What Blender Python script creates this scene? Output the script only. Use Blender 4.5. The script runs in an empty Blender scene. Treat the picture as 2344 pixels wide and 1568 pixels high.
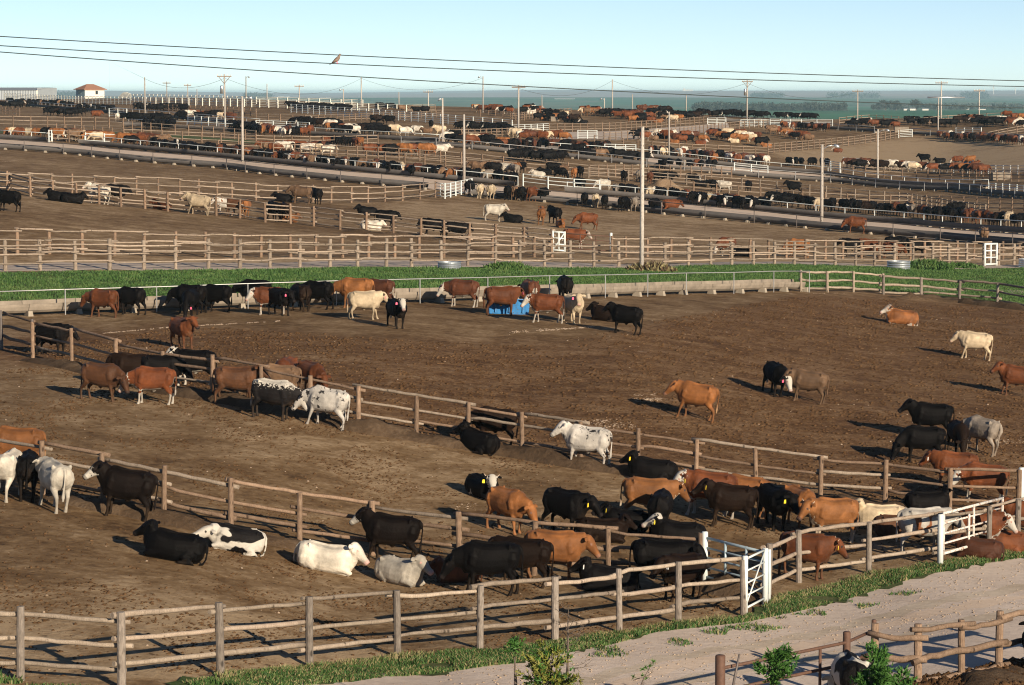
import bpy, bmesh, math, random
import numpy as np
from mathutils import Vector, Matrix, Euler
from mathutils.kdtree import KDTree
from math import radians as R
random.seed(7)
rng = np.random.default_rng(11)
sc = bpy.context.scene
COL = sc.collection

# ---------------------------------------------------------------- camera, sky, sun, exposure
HC = 20.0                      # camera height (the ground near the middle of the view is about 12 m lower)
FOC = 6500.0                   # focal length in units of a 2343 px wide picture
PW, PH = 2343.0, 1568.0
TANP = (784.0 - 213.0) / FOC
PITCH = math.atan(TANP)
cd = bpy.data.cameras.new('camera')
cam = bpy.data.objects.new('camera', cd)
COL.objects.link(cam)
cam.location = (0, 0, HC)
cam.rotation_euler = (math.pi / 2 - PITCH, 0, 0)
cd.sensor_width = 36.0
cd.sensor_fit = 'HORIZONTAL'
cd.lens = FOC / PW * 36.0
cd.clip_start = 1.0
cd.clip_end = 150000.0
sc.camera = cam

SUN_EL = R(18.0)
SUN_AZ = math.atan2(2.3, -3.6)          # clockwise from +Y: behind the camera, to its right
world = bpy.data.worlds.new('World')
sc.world = world
world.use_nodes = True
wn, wl = world.node_tree.nodes, world.node_tree.links
wn.clear()
wo = wn.new('ShaderNodeOutputWorld')
wb = wn.new('ShaderNodeBackground')
sky = wn.new('ShaderNodeTexSky')
sky.sky_type = 'NISHITA'
sky.sun_disc = False
sky.sun_elevation = SUN_EL
sky.sun_rotation = SUN_AZ
sky.altitude = 700
sky.air_density = 0.5
sky.dust_density = 0.0
sky.ozone_density = 1.15
wb.inputs['Strength'].default_value = 0.070
wl.new(sky.outputs[0], wb.inputs['Color'])
wl.new(wb.outputs[0], wo.inputs['Surface'])
sd = bpy.data.lights.new('sun', 'SUN')
sd.energy = 5.0
sd.angle = R(0.5)
sd.color = (1.0, 0.84, 0.64)
sun = bpy.data.objects.new('sun', sd)
COL.objects.link(sun)
sdir = Vector((math.sin(SUN_AZ) * math.cos(SUN_EL), math.cos(SUN_AZ) * math.cos(SUN_EL), math.sin(SUN_EL)))
sun.rotation_euler = sdir.to_track_quat('Z', 'Y').to_euler()
sun.location = sdir * 50 + Vector((0, 60, 20))
sc.view_settings.view_transform = 'Standard'
sc.view_settings.look = 'None'
sc.view_settings.gamma = 1.0
sc.view_settings.exposure = 0.62
sc.cycles.use_denoising = True
sc.cycles.max_bounces = 6
sc.cycles.filter_width = 1.1
sc.cycles.volume_bounces = 0

# ---------------------------------------------------------------- helpers
def link(name, data, parent=None, loc=None):
    o = bpy.data.objects.new(name, data)
    COL.objects.link(o)
    if parent is not None:
        o.parent = parent
    if loc is not None:
        o.location = loc
    return o

def tag(o, label=None, cat=None, group=None, kind=None):
    if label:
        o['label'] = label
        if len(label.split()) > 16: print('LONG', label)
    if cat: o['category'] = cat
    if group: o['group'] = group
    if kind: o['kind'] = kind
    return o

def mesh_np(name, verts, faces, mats=(), smooth=False, mat_idx=None):
    """faces: (n,3)/(n,4) array or list of tuples"""
    me = bpy.data.meshes.new(name)
    verts = np.asarray(verts, dtype=np.float32)
    if isinstance(faces, np.ndarray):
        n, k = faces.shape
        me.vertices.add(len(verts))
        me.vertices.foreach_set('co', verts.ravel())
        me.loops.add(n * k)
        me.loops.foreach_set('vertex_index', faces.astype(np.int32).ravel())
        me.polygons.add(n)
        me.polygons.foreach_set('loop_start', np.arange(0, n * k, k, dtype=np.int32))
        me.polygons.foreach_set('loop_total', np.full(n, k, dtype=np.int32))
        me.update(calc_edges=True)
        me.validate()
    else:
        me.from_pydata([tuple(v) for v in verts], [], [tuple(f) for f in faces])
        me.update()
    for m in mats:
        me.materials.append(m)
    if mat_idx is not None:
        me.polygons.foreach_set('material_index', np.asarray(mat_idx, dtype=np.int32))
    if smooth:
        me.polygons.foreach_set('use_smooth', np.ones(len(me.polygons), dtype=bool))
    return me

class MB:
    """collects shapes into one mesh"""
    def __init__(s):
        s.v, s.f = [], []
    def add(s, vs, fs):
        b = len(s.v)
        s.v += [tuple(v) for v in vs]
        s.f += [tuple(i + b for i in f) for f in fs]
        return s
    def box(s, c, size, rz=0.0, taper=1.0):
        x, y, z = size[0] / 2, size[1] / 2, size[2] / 2
        ca, sa = math.cos(rz), math.sin(rz)
        vs = []
        for dz, t in ((-z, 1.0), (z, taper)):
            for dx, dy in ((-x, -y), (x, -y), (x, y), (-x, y)):
                px, py = dx * t, dy * t
                vs.append((c[0] + px * ca - py * sa, c[1] + px * sa + py * ca, c[2] + dz))
        return s.add(vs, [(3, 2, 1, 0), (4, 5, 6, 7), (0, 1, 5, 4), (1, 2, 6, 5), (2, 3, 7, 6), (3, 0, 4, 7)])
    def tube(s, pts, radii, n=7, caps=True, jit=0.0, flat=1.0):
        pts = [Vector(p) for p in pts]
        if not hasattr(radii, '__len__'):
            radii = [radii] * len(pts)
        vs, fs = [], []
        prev = None
        for i, p in enumerate(pts):
            t = (pts[min(i + 1, len(pts) - 1)] - pts[max(i - 1, 0)]).normalized()
            ref = Vector((0, 0, 1)) if abs(t.z) < 0.9 else Vector((0, 1, 0))
            a = t.cross(ref).normalized()
            b = a.cross(t).normalized()
            for k in range(n):
                th = 2 * math.pi * k / n
                r = radii[i] * (1 + random.uniform(-jit, jit))
                vs.append(p + a * (r * math.cos(th)) + b * (r * flat * math.sin(th)))
        for i in range(len(pts) - 1):
            for k in range(n):
                k2 = (k + 1) % n
                fs.append((i * n + k, i * n + k2, (i + 1) * n + k2, (i + 1) * n + k))
        if caps:
            fs.append(tuple(reversed(range(n))))
            fs.append(tuple(range((len(pts) - 1) * n, len(pts) * n)))
        return s.add(vs, fs)
    def mesh(s, name, mat, smooth=False):
        me = bpy.data.meshes.new(name)
        me.from_pydata(s.v, [], s.f)
        me.update()
        if mat is not None:
            me.materials.append(mat)
        if smooth:
            me.polygons.foreach_set('use_smooth', np.ones(len(me.polygons), dtype=bool))
        return me
    def build(s, name, mat, parent=None, loc=None, smooth=False):
        return link(name, s.mesh(name, mat, smooth), parent, loc)

# ---------------------------------------------------------------- materials
class NT:
    def __init__(s, name):
        s.m = bpy.data.materials.new(name)
        s.m.use_nodes = True
        s.t = s.m.node_tree
        s.n, s.l = s.t.nodes, s.t.links
        s.bsdf = s.n['Principled BSDF']
        s.tc = None
    def coord(s, which='Object', scale=(1, 1, 1), offset=None):
        if s.tc is None:
            s.tc = s.n.new('ShaderNodeTexCoord')
        out = s.tc.outputs[which]
        mp = s.n.new('ShaderNodeMapping')
        mp.inputs['Scale'].default_value = scale
        s.l.new(out, mp.inputs['Vector'])
        if offset is not None:
            s.l.new(offset, mp.inputs['Location'])
        return mp.outputs[0]
    def rand_vec(s, k=40.0):
        oi = s.n.new('ShaderNodeObjectInfo')
        cb = s.n.new('ShaderNodeCombineXYZ')
        for i, f in enumerate((1.0, 0.37, 0.71)):
            mu = s.math('MULTIPLY', oi.outputs['Random'], k * f)
            s.l.new(mu, cb.inputs[i])
        return cb.outputs[0], oi.outputs['Random']
    def math(s, op, a, b=None, clamp=False):
        nd = s.n.new('ShaderNodeMath')
        nd.operation = op
        nd.use_clamp = clamp
        for i, x in enumerate((a, b)):
            if x is None: continue
            if isinstance(x, (int, float)): nd.inputs[i].default_value = x
            else: s.l.new(x, nd.inputs[i])
        return nd.outputs[0]
    def noise(s, vec, scale, detail=4.0, rough=0.6, dist=0.0):
        nd = s.n.new('ShaderNodeTexNoise')
        nd.inputs['Scale'].default_value = scale
        nd.inputs['Detail'].default_value = detail
        nd.inputs['Roughness'].default_value = rough
        nd.inputs['Distortion'].default_value = dist
        s.l.new(vec, nd.inputs['Vector'])
        return nd.outputs['Fac']
    def voro(s, vec, scale, feature='F1'):
        nd = s.n.new('ShaderNodeTexVoronoi')
        nd.feature = feature
        nd.inputs['Scale'].default_value = scale
        s.l.new(vec, nd.inputs['Vector'])
        return nd.outputs['Distance']
    def ramp(s, fac, stops, interp='LINEAR'):
        nd = s.n.new('ShaderNodeValToRGB')
        nd.color_ramp.interpolation = interp
        el = nd.color_ramp.elements
        while len(el) < len(stops): el.new(0.5)
        for e, (p, c) in zip(el, stops):
            e.position = p
            e.color = (c, c, c, 1) if isinstance(c, (int, float)) else (*c, 1)
        s.l.new(fac, nd.inputs[0])
        return nd.outputs[0]
    def mix(s, fac, a, b, mode='MIX'):
        nd = s.n.new('ShaderNodeMix')
        nd.data_type = 'RGBA'
        nd.blend_type = mode
        for i, x in ((0, fac), (6, a), (7, b)):
            if isinstance(x, (int, float)): nd.inputs[i].default_value = x
            elif isinstance(x, tuple): nd.inputs[i].default_value = (*x, 1)
            else: s.l.new(x, nd.inputs[i])
        return nd.outputs[2]
    def attr(s, name):
        nd = s.n.new('ShaderNodeAttribute')
        nd.attribute_name = name
        sp = s.n.new('ShaderNodeSeparateColor')
        s.l.new(nd.outputs['Color'], sp.inputs[0])
        return sp.outputs[0], sp.outputs[1], sp.outputs[2], nd.outputs['Alpha']
    def bump(s, h, strength, dist):
        nd = s.n.new('ShaderNodeBump')
        nd.inputs['Strength'].default_value = strength
        nd.inputs['Distance'].default_value = dist
        s.l.new(h, nd.inputs['Height'])
        s.l.new(nd.outputs[0], s.bsdf.inputs['Normal'])
    def color(s, c):
        if isinstance(c, tuple): s.bsdf.inputs['Base Color'].default_value = (*c, 1)
        else: s.l.new(c, s.bsdf.inputs['Base Color'])
    def set(s, rough=0.8, metal=0.0, spec=0.3):
        s.bsdf.inputs['Roughness'].default_value = rough
        s.bsdf.inputs['Metallic'].default_value = metal
        s.bsdf.inputs['Specular IOR Level'].default_value = spec
        return s.m

def wood_mat(name, dark, mid, light):
    t = NT(name)
    off, rnd = t.rand_vec()
    v = t.coord('Object', (3, 3, 3), off)
    n1 = t.noise(v, 2.0, 4, 0.6)
    v2 = t.coord('Object', (1, 1, 1), off)
    n2 = t.noise(v2, 14, 3, 0.7)
    c = t.ramp(n1, [(0.25, dark), (0.5, mid), (0.78, light)])
    v3 = t.coord('Object', (26, 26, 2.2), off)
    grain = t.noise(v3, 3.0, 3, 0.7)
    c = t.mix(0.55, c, t.ramp(grain, [(0.3, tuple(x * .45 for x in dark)), (0.7, light)]), 'MIX')
    kn = t.voro(t.coord('Object', (5, 5, 2.2), off), 1.0)
    c = t.mix(t.ramp(kn, [(.10, .85), (.20, 0.0)]), c, tuple(x * .35 for x in dark))
    cr = t.noise(t.coord('Object', (34, 34, 1.3), off), 2.0, 2, .5)
    c = t.mix(t.ramp(cr, [(.66, 0.0), (.70, .8)]), c, tuple(x * .3 for x in dark))
    c2 = t.ramp(rnd, [(0.0, 0.74), (0.5, 0.97), (1.0, 1.2)])
    c = t.mix(1.0, c, c2, 'MULTIPLY')
    t.color(c)
    t.bump(t.math('ADD', n2, grain), 0.6, 0.01)
    return t.set(0.85, 0, 0.2)

def plain_mat(name, c, rough=0.6, metal=0.0, vary=0.25, scale=3.0, spec=0.4, rust=None, rust_at=0.62, bump=0.0):
    t = NT(name)
    off, rnd = t.rand_vec()
    v = t.coord('Object', (1, 1, 1), off)
    n = t.noise(v, scale, 5, 0.65)
    col = t.ramp(n, [(0.25, tuple(x * (1 - vary) for x in c)), (0.75, tuple(min(1, x * (1 + vary)) for x in c))])
    if rust:
        n2 = t.noise(v, scale * 1.7, 6, 0.7)
        col = t.mix(t.ramp(n2, [(rust_at - .03, 0.0), (rust_at + .05, 1.0)]), col, rust)
    t.color(col)
    if bump:
        t.bump(n, bump, 0.02)
    return t.set(rough, metal, spec)

M = {}
M['wood'] = wood_mat('weathered_wood', (.13, .10, .075), (.26, .205, .155), (.40, .33, .26))
M['wood_brown'] = wood_mat('brown_weathered_wood', (.11, .07, .046), (.225, .145, .095), (.33, .235, .165))
M['wood_pale'] = wood_mat('pale_peeled_wood', (.19, .145, .105), (.33, .265, .20), (.47, .39, .305))
M['wood_post'] = wood_mat('grey_post_wood', (.11, .09, .075), (.215, .18, .15), (.33, .285, .24))
M['wood_far'] = wood_mat('dry_fence_wood', (.20, .15, .11), (.34, .265, .20), (.46, .375, .295))
M['pole_wood'] = wood_mat('bleached_pole_wood', (.30, .26, .22), (.44, .40, .35), (.55, .51, .46))
M['white_pipe'] = plain_mat('white_painted_pipe', (.58, .62, .60), 0.5, 0, .08, 6, rust=(.22, .10, .05), rust_at=.70)
M['white_rust'] = plain_mat('rusting_white_pipe', (.58, .55, .50), 0.6, 0, .1, 6, rust=(.24, .11, .06), rust_at=.55)
M['cream_pipe'] = plain_mat('cream_painted_pipe', (.66, .65, .56), 0.5, 0, .08, 4)
M['blue_pipe'] = plain_mat('pale_blue_pipe', (.30, .38, .42), 0.45, .2, .15, 6)
M['rust_pipe'] = plain_mat('rusty_brown_pipe', (.115, .062, .042), 0.75, .2, .3, 9)
M['grey_pipe'] = plain_mat('galvanised_pipe', (.42, .42, .41), 0.45, .5, .15, 5, rust=(.16, .09, .06), rust_at=.66)
M['dark_pipe'] = plain_mat('dark_steel_pipe', (.13, .11, .10), 0.6, .4, .2, 5)
M['concrete'] = plain_mat('trough_concrete', (.225, .19, .15), 0.9, 0, .35, 1.6, .2, bump=.3)
M['concrete_dark'] = plain_mat('weathered_concrete', (.115, .105, .098), 0.9, 0, .2, 1.0, .2, bump=.3)
M['block'] = plain_mat('pale_concrete_block', (.30, .26, .205), 0.9, 0, .15, 4, .2)
M['feed'] = plain_mat('ground_feed', (.20, .13, .07), 1.0, 0, .4, 12, .1)
M['galv'] = plain_mat('galvanised_sheet', (.50, .54, .56), 0.35, .75, .12, 3)
M['blue_plastic'] = plain_mat('blue_plastic', (.015, .16, .40), 0.5, 0, .3, 5, rust=(.07, .075, .075), rust_at=.58)
M['water'] = plain_mat('tank_water', (.03, .05, .06), 0.05, 0, .1, 3, .5)
M['wire'] = plain_mat('dark_cable', (.035, .05, .052), 0.7, 0, .1, 2)
M['tag_yellow'] = plain_mat('yellow_tag', (.85, .62, .03), 0.5, 0, .05, 3)
M['tag_pink'] = plain_mat('pink_tag', (.80, .12, .22), 0.5, 0, .05, 3)
M['tag_white'] = plain_mat('white_tag', (.8, .8, .75), 0.5, 0, .05, 3)
M['horn'] = plain_mat('horn', (.55, .42, .31), 0.5, 0, .2, 9)
M['steel_roof'] = plain_mat('ribbed_steel', (.27, .30, .32), 0.5, .3, .08, 1)
M['shingle'] = plain_mat('brown_shingle', (.30, .155, .10), 0.9, 0, .2, 4)
M['white_wall'] = plain_mat('white_wall', (.62, .60, .54), 0.8, 0, .04, 2)
M['teal_wall'] = plain_mat('grey_teal_wall', (.30, .42, .44), 0.8, 0, .05, 2)
M['glass_dark'] = plain_mat('dark_window_glass', (.02, .025, .03), 0.1, 0, .1, 2, .5)

# ---------------------------------------------------------------- terrain
# (u, v, drop below the camera) read from the sizes of animals and posts
CTRL = [
 (0,2000,11.6),(1171,2000,12.6),(2343,2000,13.4),(0,1560,11.8),(505,1548,11.9),(1098,1483,12.5),(1552,1425,12.9),
 (1647,1664,13.0),(2283,1540,13.0),(1900,1320,13.4),(2340,1250,13.6),
 (120,1175,11.0),(375,1190,11.4),(700,1240,12.2),(890,1285,12.8),(1500,1345,13.1),
 (75,818,9.9),(340,925,10.5),(630,965,10.7),(820,978,11.0),(1190,1040,11.9),(1590,1103,12.4),(2025,1150,12.9),(2340,1145,13.3),
 (1640,965,11.7),(1845,922,11.8),(2230,823,12.0),(2255,1040,12.3),(1245,850,10.9),
 (0,722,9.7),(500,725,9.6),(910,752,9.6),(1245,738,9.7),(1430,768,10.0),(1800,668,10.5),(2060,742,11.6),(2343,700,12.0),
 (0,620,9.6),(540,615,9.8),(1100,608,10.4),(1470,612,11.6),(2100,608,12.7),(2343,605,13.1),
 (25,485,7.6),(222,467,8.2),(450,492,9.0),(920,460,9.9),(1130,507,10.8),(1343,528,11.3),(1955,535,12.2),(2250,556,12.6),
 (0,345,6.3),(250,365,7.3),(600,395,8.4),(975,435,9.6),(1300,450,10.6),(1650,485,11.6),(2343,552,12.5),
 (500,340,7.0),(800,355,7.8),(1030,324,6.8),(1212,353,8.6),(1617,424,11.2),(1705,390,11.2),(1900,400,11.6),(2125,374,11.4),(2212,349,10.2),(2182,435,12.6),
 (1835,300,7.4),(2291,291,6.0),(2291,276,5.3),(1700,275,5.2),(2000,275,5.2),(1285,281,5.4),(1285,262,4.3),(953,261,4.2),(1170,258,4.0),
 (60,258,4.0),(60,240,3.0),(200,224,1.3),(560,235,2.1),(560,252,3.6),(900,246,3.2),(0,300,5.3),(300,290,5.1),(20,224,1.3),(250,224,1.3),
]
def ray(u, v):
    dx = (u - PW / 2) / FOC
    dy = (784.0 - v) / FOC
    cp, sp = math.cos(PITCH), math.sin(PITCH)
    return np.array([dx, cp + dy * sp, -sp + dy * cp])
_c = []
for (u, v, d) in CTRL:
    r = ray(u, v)
    t = d / -r[2]
    _c.append((r[0] / r[1], math.log(t * r[1]), HC - d))
_c = np.array(_c)
_S = np.array([5.0, 0.9])
_P = np.stack([_c[:, 0] * _S[0], _c[:, 1] * _S[1]], 1)
def _tps(r2):
    return np.where(r2 > 1e-12, 0.5 * r2 * np.log(np.maximum(r2, 1e-12)), 0.0)
_n = len(_P)
_K = _tps(((_P[:, None] - _P[None]) ** 2).sum(2)) + 0.04 * np.eye(_n)
_A = np.zeros((_n + 3, _n + 3))
_A[:_n, :_n] = _K
_A[:_n, _n] = 1
_A[:_n, _n + 1:] = _P
_A[_n:, :_n] = _A[:_n, _n:].T
_W = np.linalg.solve(_A, np.concatenate([_c[:, 2], np.zeros(3)]))
LMIN, LMAX = math.log(48.0), math.log(760.0)
def smooth01(x):
    x = np.clip(x, 0, 1)
    return x * x * (3 - 2 * x)
def ground(x, y):
    x = np.asarray(x, dtype=float)
    y = np.asarray(y, dtype=float)
    D = np.maximum(y, 5.0)
    a = np.clip(x / D, -0.2, 0.2)
    Dr = np.exp(np.interp(a, [-.2, -.15, -.10, -.05, 0.0, .08, .2], np.log([830, 800, 730, 665, 620, 585, 570])))
    L = np.clip(np.log(np.minimum(D, Dr)), LMIN, LMAX)
    q0, q1 = a * _S[0], L * _S[1]
    z = _W[_n] + _W[_n + 1] * q0 + _W[_n + 2] * q1
    for i in range(_n):
        r2 = (q0 - _P[i, 0]) ** 2 + (q1 - _P[i, 1]) ** 2
        z = z + _W[i] * _tps(r2)
    w = smooth01((np.log(D) - np.log(Dr)) / 0.55)
    roll = 7.0 * np.sin(x / 900 + 1.3) * np.sin(y / 1300 + 0.4) + 5.0 * np.sin(x / 2100 + y / 3100)
    far = smooth01((D - 6000) / 16000)
    hills = far * (24 + 0.0006 * D + 10 * np.sin(x / 1700 + 2.0) * np.sin(y / 5200 + 1.0) + 9 * np.sin(x / 760 + .5))
    plain = HC - 27 + roll * smooth01((D - 1200) / 2500) + hills
    return (1 - w) * z + w * plain
_DS = np.exp(np.linspace(math.log(40), math.log(60000), 700))
def at(u, v, dz=0.0):
    """the point of the ground seen at (u, v)"""
    r = ray(u, v)
    k = r / r[1]
    xs, ys = k[0] * _DS, _DS
    zr = HC + k[2] * _DS
    g = zr - ground(xs, ys)
    idx = np.nonzero(g < 0)[0]
    if len(idx) == 0:
        D = 20000.0
    else:
        i = idx[0]
        lo, hi = (_DS[i - 1], _DS[i]) if i else (20.0, _DS[0])
        for _ in range(26):
            mid = 0.5 * (lo + hi)
            if HC + k[2] * mid - float(ground(k[0] * mid, mid)) < 0: hi = mid
            else: lo = mid
        D = 0.5 * (lo + hi)
    x, y = float(k[0] * D), float(D)
    return Vector((x, y, float(ground(x, y)) + dz))
def gz(x, y):
    return float(ground(x, y))
def at_depth(u, v, D):
    r = ray(u, v)
    k = r / r[1] * D
    return Vector((k[0], D, HC + k[2]))
def proj(p):
    """picture position of a world point"""
    cp, sp = math.cos(PITCH), math.sin(PITCH)
    y, z = p[1], p[2] - HC
    dep = y * cp - z * sp
    up = y * sp + z * cp
    return PW / 2 + FOC * p[0] / dep, 784.0 - FOC * up / dep

def resample(pts, step):
    """points every STEP metres along a polyline of the ground"""
    pts = [Vector(p) for p in pts]
    out = [pts[0].copy()]
    tot = sum((b - a).length for a, b in zip(pts, pts[1:]))
    n = max(1, round(tot / step))
    step = tot / n
    need = step
    for a, b in zip(pts, pts[1:]):
        L = (b - a).length
        pos = need
        while pos <= L + 1e-6:
            q = a.lerp(b, min(1, pos / L))
            q.z = gz(q.x, q.y)
            out.append(q)
            pos += step
        need = pos - L
    if (out[-1] - pts[-1]).length > step * 0.5:
        out.append(pts[-1].copy())
    return out
# ---------------------------------------------------------------- cattle
def ring(c, right, up, a, bt, bb, n=14, p=2.3):
    out, und = [], []
    for k in range(n):
        th = 2 * math.pi * k / n
        cs, sn = math.cos(th), math.sin(th)
        x = a * math.copysign(abs(cs) ** (2 / p), cs)
        y = (bt if sn > 0 else bb) * math.copysign(abs(sn) ** (2 / p), sn)
        out.append(Vector(c) + Vector(right) * x + Vector(up) * y)
        und.append(-sn)
    return out, und

class Body:
    def __init__(s):
        s.v, s.f, s.lab = [], [], []          # lab: (part, under, t)
    def loft(s, rings, part, ts):
        b = len(s.v)
        n = len(rings[0][0])
        for (vs, und), t in zip(rings, ts):
            for v, u in zip(vs, und):
                s.v.append(v)
                s.lab.append((part, u, t))
        for i in range(len(rings) - 1):
            for k in range(n):
                k2 = (k + 1) % n
                s.f.append((b + i * n + k, b + i * n + k2, b + (i + 1) * n + k2, b + (i + 1) * n + k))
        s.f.append(tuple(b + k for k in reversed(range(n))))
        s.f.append(tuple(b + (len(rings) - 1) * n + k for k in range(n)))
    def limb(s, pts, part, n=10, side=(0, 1, 0)):
        """pts: (x, y, z, half width sideways, half width fore-aft)"""
        P = [Vector(p[:3]) for p in pts]
        rs = []
        for i, p in enumerate(pts):
            t = (P[min(i + 1, len(P) - 1)] - P[max(i - 1, 0)]).normalized()
            right = Vector(side)
            right = (right - t * right.dot(t)).normalized()
            up = right.cross(t).normalized()
            rs.append(ring(P[i], right, up, p[3], p[4], p[4], n, 2.0))
        s.loft(rs, part, [i / (len(pts) - 1) for i in range(len(pts))])

TORSO = [  # x, z bottom, z top, half width
 (-.90, .97, 1.17, .10), (-.86, .77, 1.26, .22), (-.74, .65, 1.315, .295), (-.55, .60, 1.335, .33), (-.30, .555, 1.31, .345),
 (-.02, .52, 1.30, .365), (.24, .51, 1.305, .355), (.44, .50, 1.345, .335), (.60, .51, 1.355, .305), (.76, .58, 1.31, .24), (.88, .71, 1.22, .15)]
POSES = {  # poll x, z, head pitch
 'stand': (.98, 1.37, -44), 'alert': (.98, 1.48, -30), 'level': (1.05, 1.21, -52), 'low': (1.15, .93, -62), 'graze': (1.18, .66, -72), 'feed': (1.22, 1.00, -62),
 'lie': (.80, .80, -36), 'rest': (1.06, .50, -24)}
HS = 1.2
def cow_shape(pose, yaw=0, legs=0, flip=False):
    lying = pose in ('lie', 'rest')
    px, pz, pitch = POSES[pose]
    B = Body()
    dz = -.635 if lying else 0.0
    wide = 1.12 if lying else 1.0
    rs = []
    for (x, zb, zt, w) in TORSO:
        zb2, zt2 = zb + dz, zt + dz
        if lying:
            zb2 = max(zb2, -.04)
        zc = zb2 + (zt2 - zb2) * .52
        lean = 0.07 * (1 - abs(x)) if lying else 0
        rs.append(ring((x, lean * .3, zc), (0, 1, 0), (0, 0, 1), w * wide, zt2 - zc, zc - zb2, 18, 2.45))
    B.loft(rs, 'torso', [(x + .9) / 1.8 for x, *_ in TORSO])
    # neck and head
    yw = R(yaw)
    base = Vector((.50, 0, .99 + dz))
    c1 = yw * .62
    rx = px - .55
    poll = Vector((.55 + rx * math.cos(c1), rx * math.sin(c1), pz))
    hd = Vector((math.cos(R(pitch)) * math.cos(yw), math.cos(R(pitch)) * math.sin(yw), math.sin(R(pitch))))
    ctrl = base + Vector((.34, 0, .10 if pz > 1.1 + dz else -.02))
    rs = []
    NP = 7
    for i in range(NP):
        t = i / (NP - 1)
        p = base * (1 - t) ** 2 + ctrl * 2 * t * (1 - t) + poll * t * t
        tg = ((ctrl - base) * (1 - t) + (poll - ctrl) * t).normalized()
        right = Vector((0, 0, 1)).cross(tg).normalized()
        up = tg.cross(right).normalized()
        hgt = .375 * (1 - t) + .195 * t
        wid = .27 * (1 - t) + .14 * t
        rs.append(ring(p, right, up, wid, hgt, hgt * (1.15 - .05 * t), 14, 2.1))
    B.loft(rs, 'neck', [i / (NP - 1) for i in range(NP)])
    hr = Vector((0, 0, 1)).cross(hd).normalized()
    hu = hd.cross(hr).normalized()
    HEAD = [(-.07, .085, .07, .07), (-.01, .118, .115, .13), (.10, .128, .122, .15), (.20, .118, .105, .145), (.30, .088, .078, .115), (.39, .074, .062, .085), (.46, .080, .062, .078), (.505, .066, .045, .058)]
    rs = [ring(poll + hd * d * HS, hr, hu, a * HS, bt * HS, bb * HS, 14, 2.3) for d, a, bt, bb in HEAD]
    B.loft(rs, 'head', [max(0, d / .505) for d, *_ in HEAD])
    for sgn in (1, -1):
        e0 = poll + hd * .02 + hr * (.10 * sgn) + hu * .03
        e1 = e0 + hr * (.13 * sgn) - hd * .035 - Vector((0, 0, .01))
        e2 = e0 + hr * (.25 * sgn) - hd * .05 - Vector((0, 0, .055))
        up = hd.cross(hr).normalized()
        rr = []
        for p, a, b in ((e0, .045, .026), (e1, .078, .024), (e1.lerp(e2, .5), .074, .022), (e2, .03, .016)):
            rr.append(ring(p, hd, up, a, b, b, 8, 2.0))
        B.loft(rr, 'ear', [0, .3, .7, 1])
    # hook bones, pins, shoulder blades and a spine ridge
    for sgn in (1, -1):
        B.limb([(-.60, .20 * sgn, 1.20 + dz, .05, .07), (-.56, .255 * sgn, 1.265 + dz, .06, .09), (-.50, .20 * sgn, 1.23 + dz, .05, .07)], 'bone')
        B.limb([(.46, .20 * sgn, 1.24 + dz, .06, .10), (.50, .265 * sgn, 1.02 + dz, .10, .15), (.56, .25 * sgn, .80 + dz, .09, .13)], 'bone')
        B.limb([(-.66, .19 * sgn, 1.10 + dz, .14, .18), (-.66, .235 * sgn, .95 + dz, .13, .20), (-.62, .22 * sgn, .78 + dz, .10, .16)], 'bone')
    B.limb([(-.84, 0, 1.25 + dz, .05, .04), (-.5, 0, 1.325 + dz, .05, .05), (0, 0, 1.305 + dz, .045, .045), (.45, 0, 1.345 + dz, .06, .06), (.6, 0, 1.35 + dz, .05, .05)], 'bone')
    eyes = [poll + hd * .19 + hr * (.130 * sgn) + hu * .04 for sgn in (1, -1)]
    # legs
    sw = [(0, 0, 0, 0), (.16, -.10, -.14, .10), (-.07, .12, .12, -.08), (.05, -.05, .04, -.09)][legs]
    if not lying:
        for k, sgn in enumerate((1, -1)):
            d = sw[k]
            B.limb([(.52, .15 * sgn, 1.02, .08, .15), (.50, .185 * sgn, .80, .105, .155), (.52 + d * .2, .185 * sgn, .64, .085, .10), (.55 + d * .45, .175 * sgn, .42, .064, .066),
                    (.555 + d * .55, .172 * sgn, .36, .058, .060), (.55 + d * .8, .17 * sgn, .22, .042, .044), (.55 + d * .93, .17 * sgn, .11, .048, .052), (.565 + d, .17 * sgn, .06, .056, .062), (.59 + d, .17 * sgn, -.01, .064, .080)], 'fleg')
        for k, sgn in enumerate((1, -1)):
            d = sw[2 + k]
            B.limb([(-.62, .14 * sgn, 1.06, .12, .22), (-.60, .185 * sgn, .84, .135, .225), (-.57 + d * .15, .20 * sgn, .68, .115, .16), (-.68 + d * .4, .19 * sgn, .54, .078, .095),
                    (-.785 + d * .55, .18 * sgn, .44, .060, .076), (-.79 + d * .7, .175 * sgn, .34, .048, .056), (-.775 + d * .85, .17 * sgn, .20, .043, .046), (-.76 + d * .95, .17 * sgn, .11, .050, .054), (-.745 + d, .17 * sgn, .06, .056, .062), (-.715 + d, .17 * sgn, -.01, .064, .080)], 'rleg')
        B.limb([(-.05, 0, .60, .10, .12), (-.02, 0, .52, .06, .10), (.02, 0, .46, .03, .05)], 'sheath')
        B.limb([(-.84, 0, 1.27, .05, .04), (-.945, 0, 1.19, .036, .036), (-.985, .01, 1.0, .028, .028), (-.98, .015, .78, .026, .026), (-.965, .02, .62, .040, .040), (-.965, .02, .46, .050, .046), (-.965, .02, .34, .025, .022)], 'tail')
        B.limb([(.70, 0, .90, .16, .2), (.72, 0, .66, .12, .16), (.70, 0, .55, .06, .09)], 'brisket')
    else:
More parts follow.
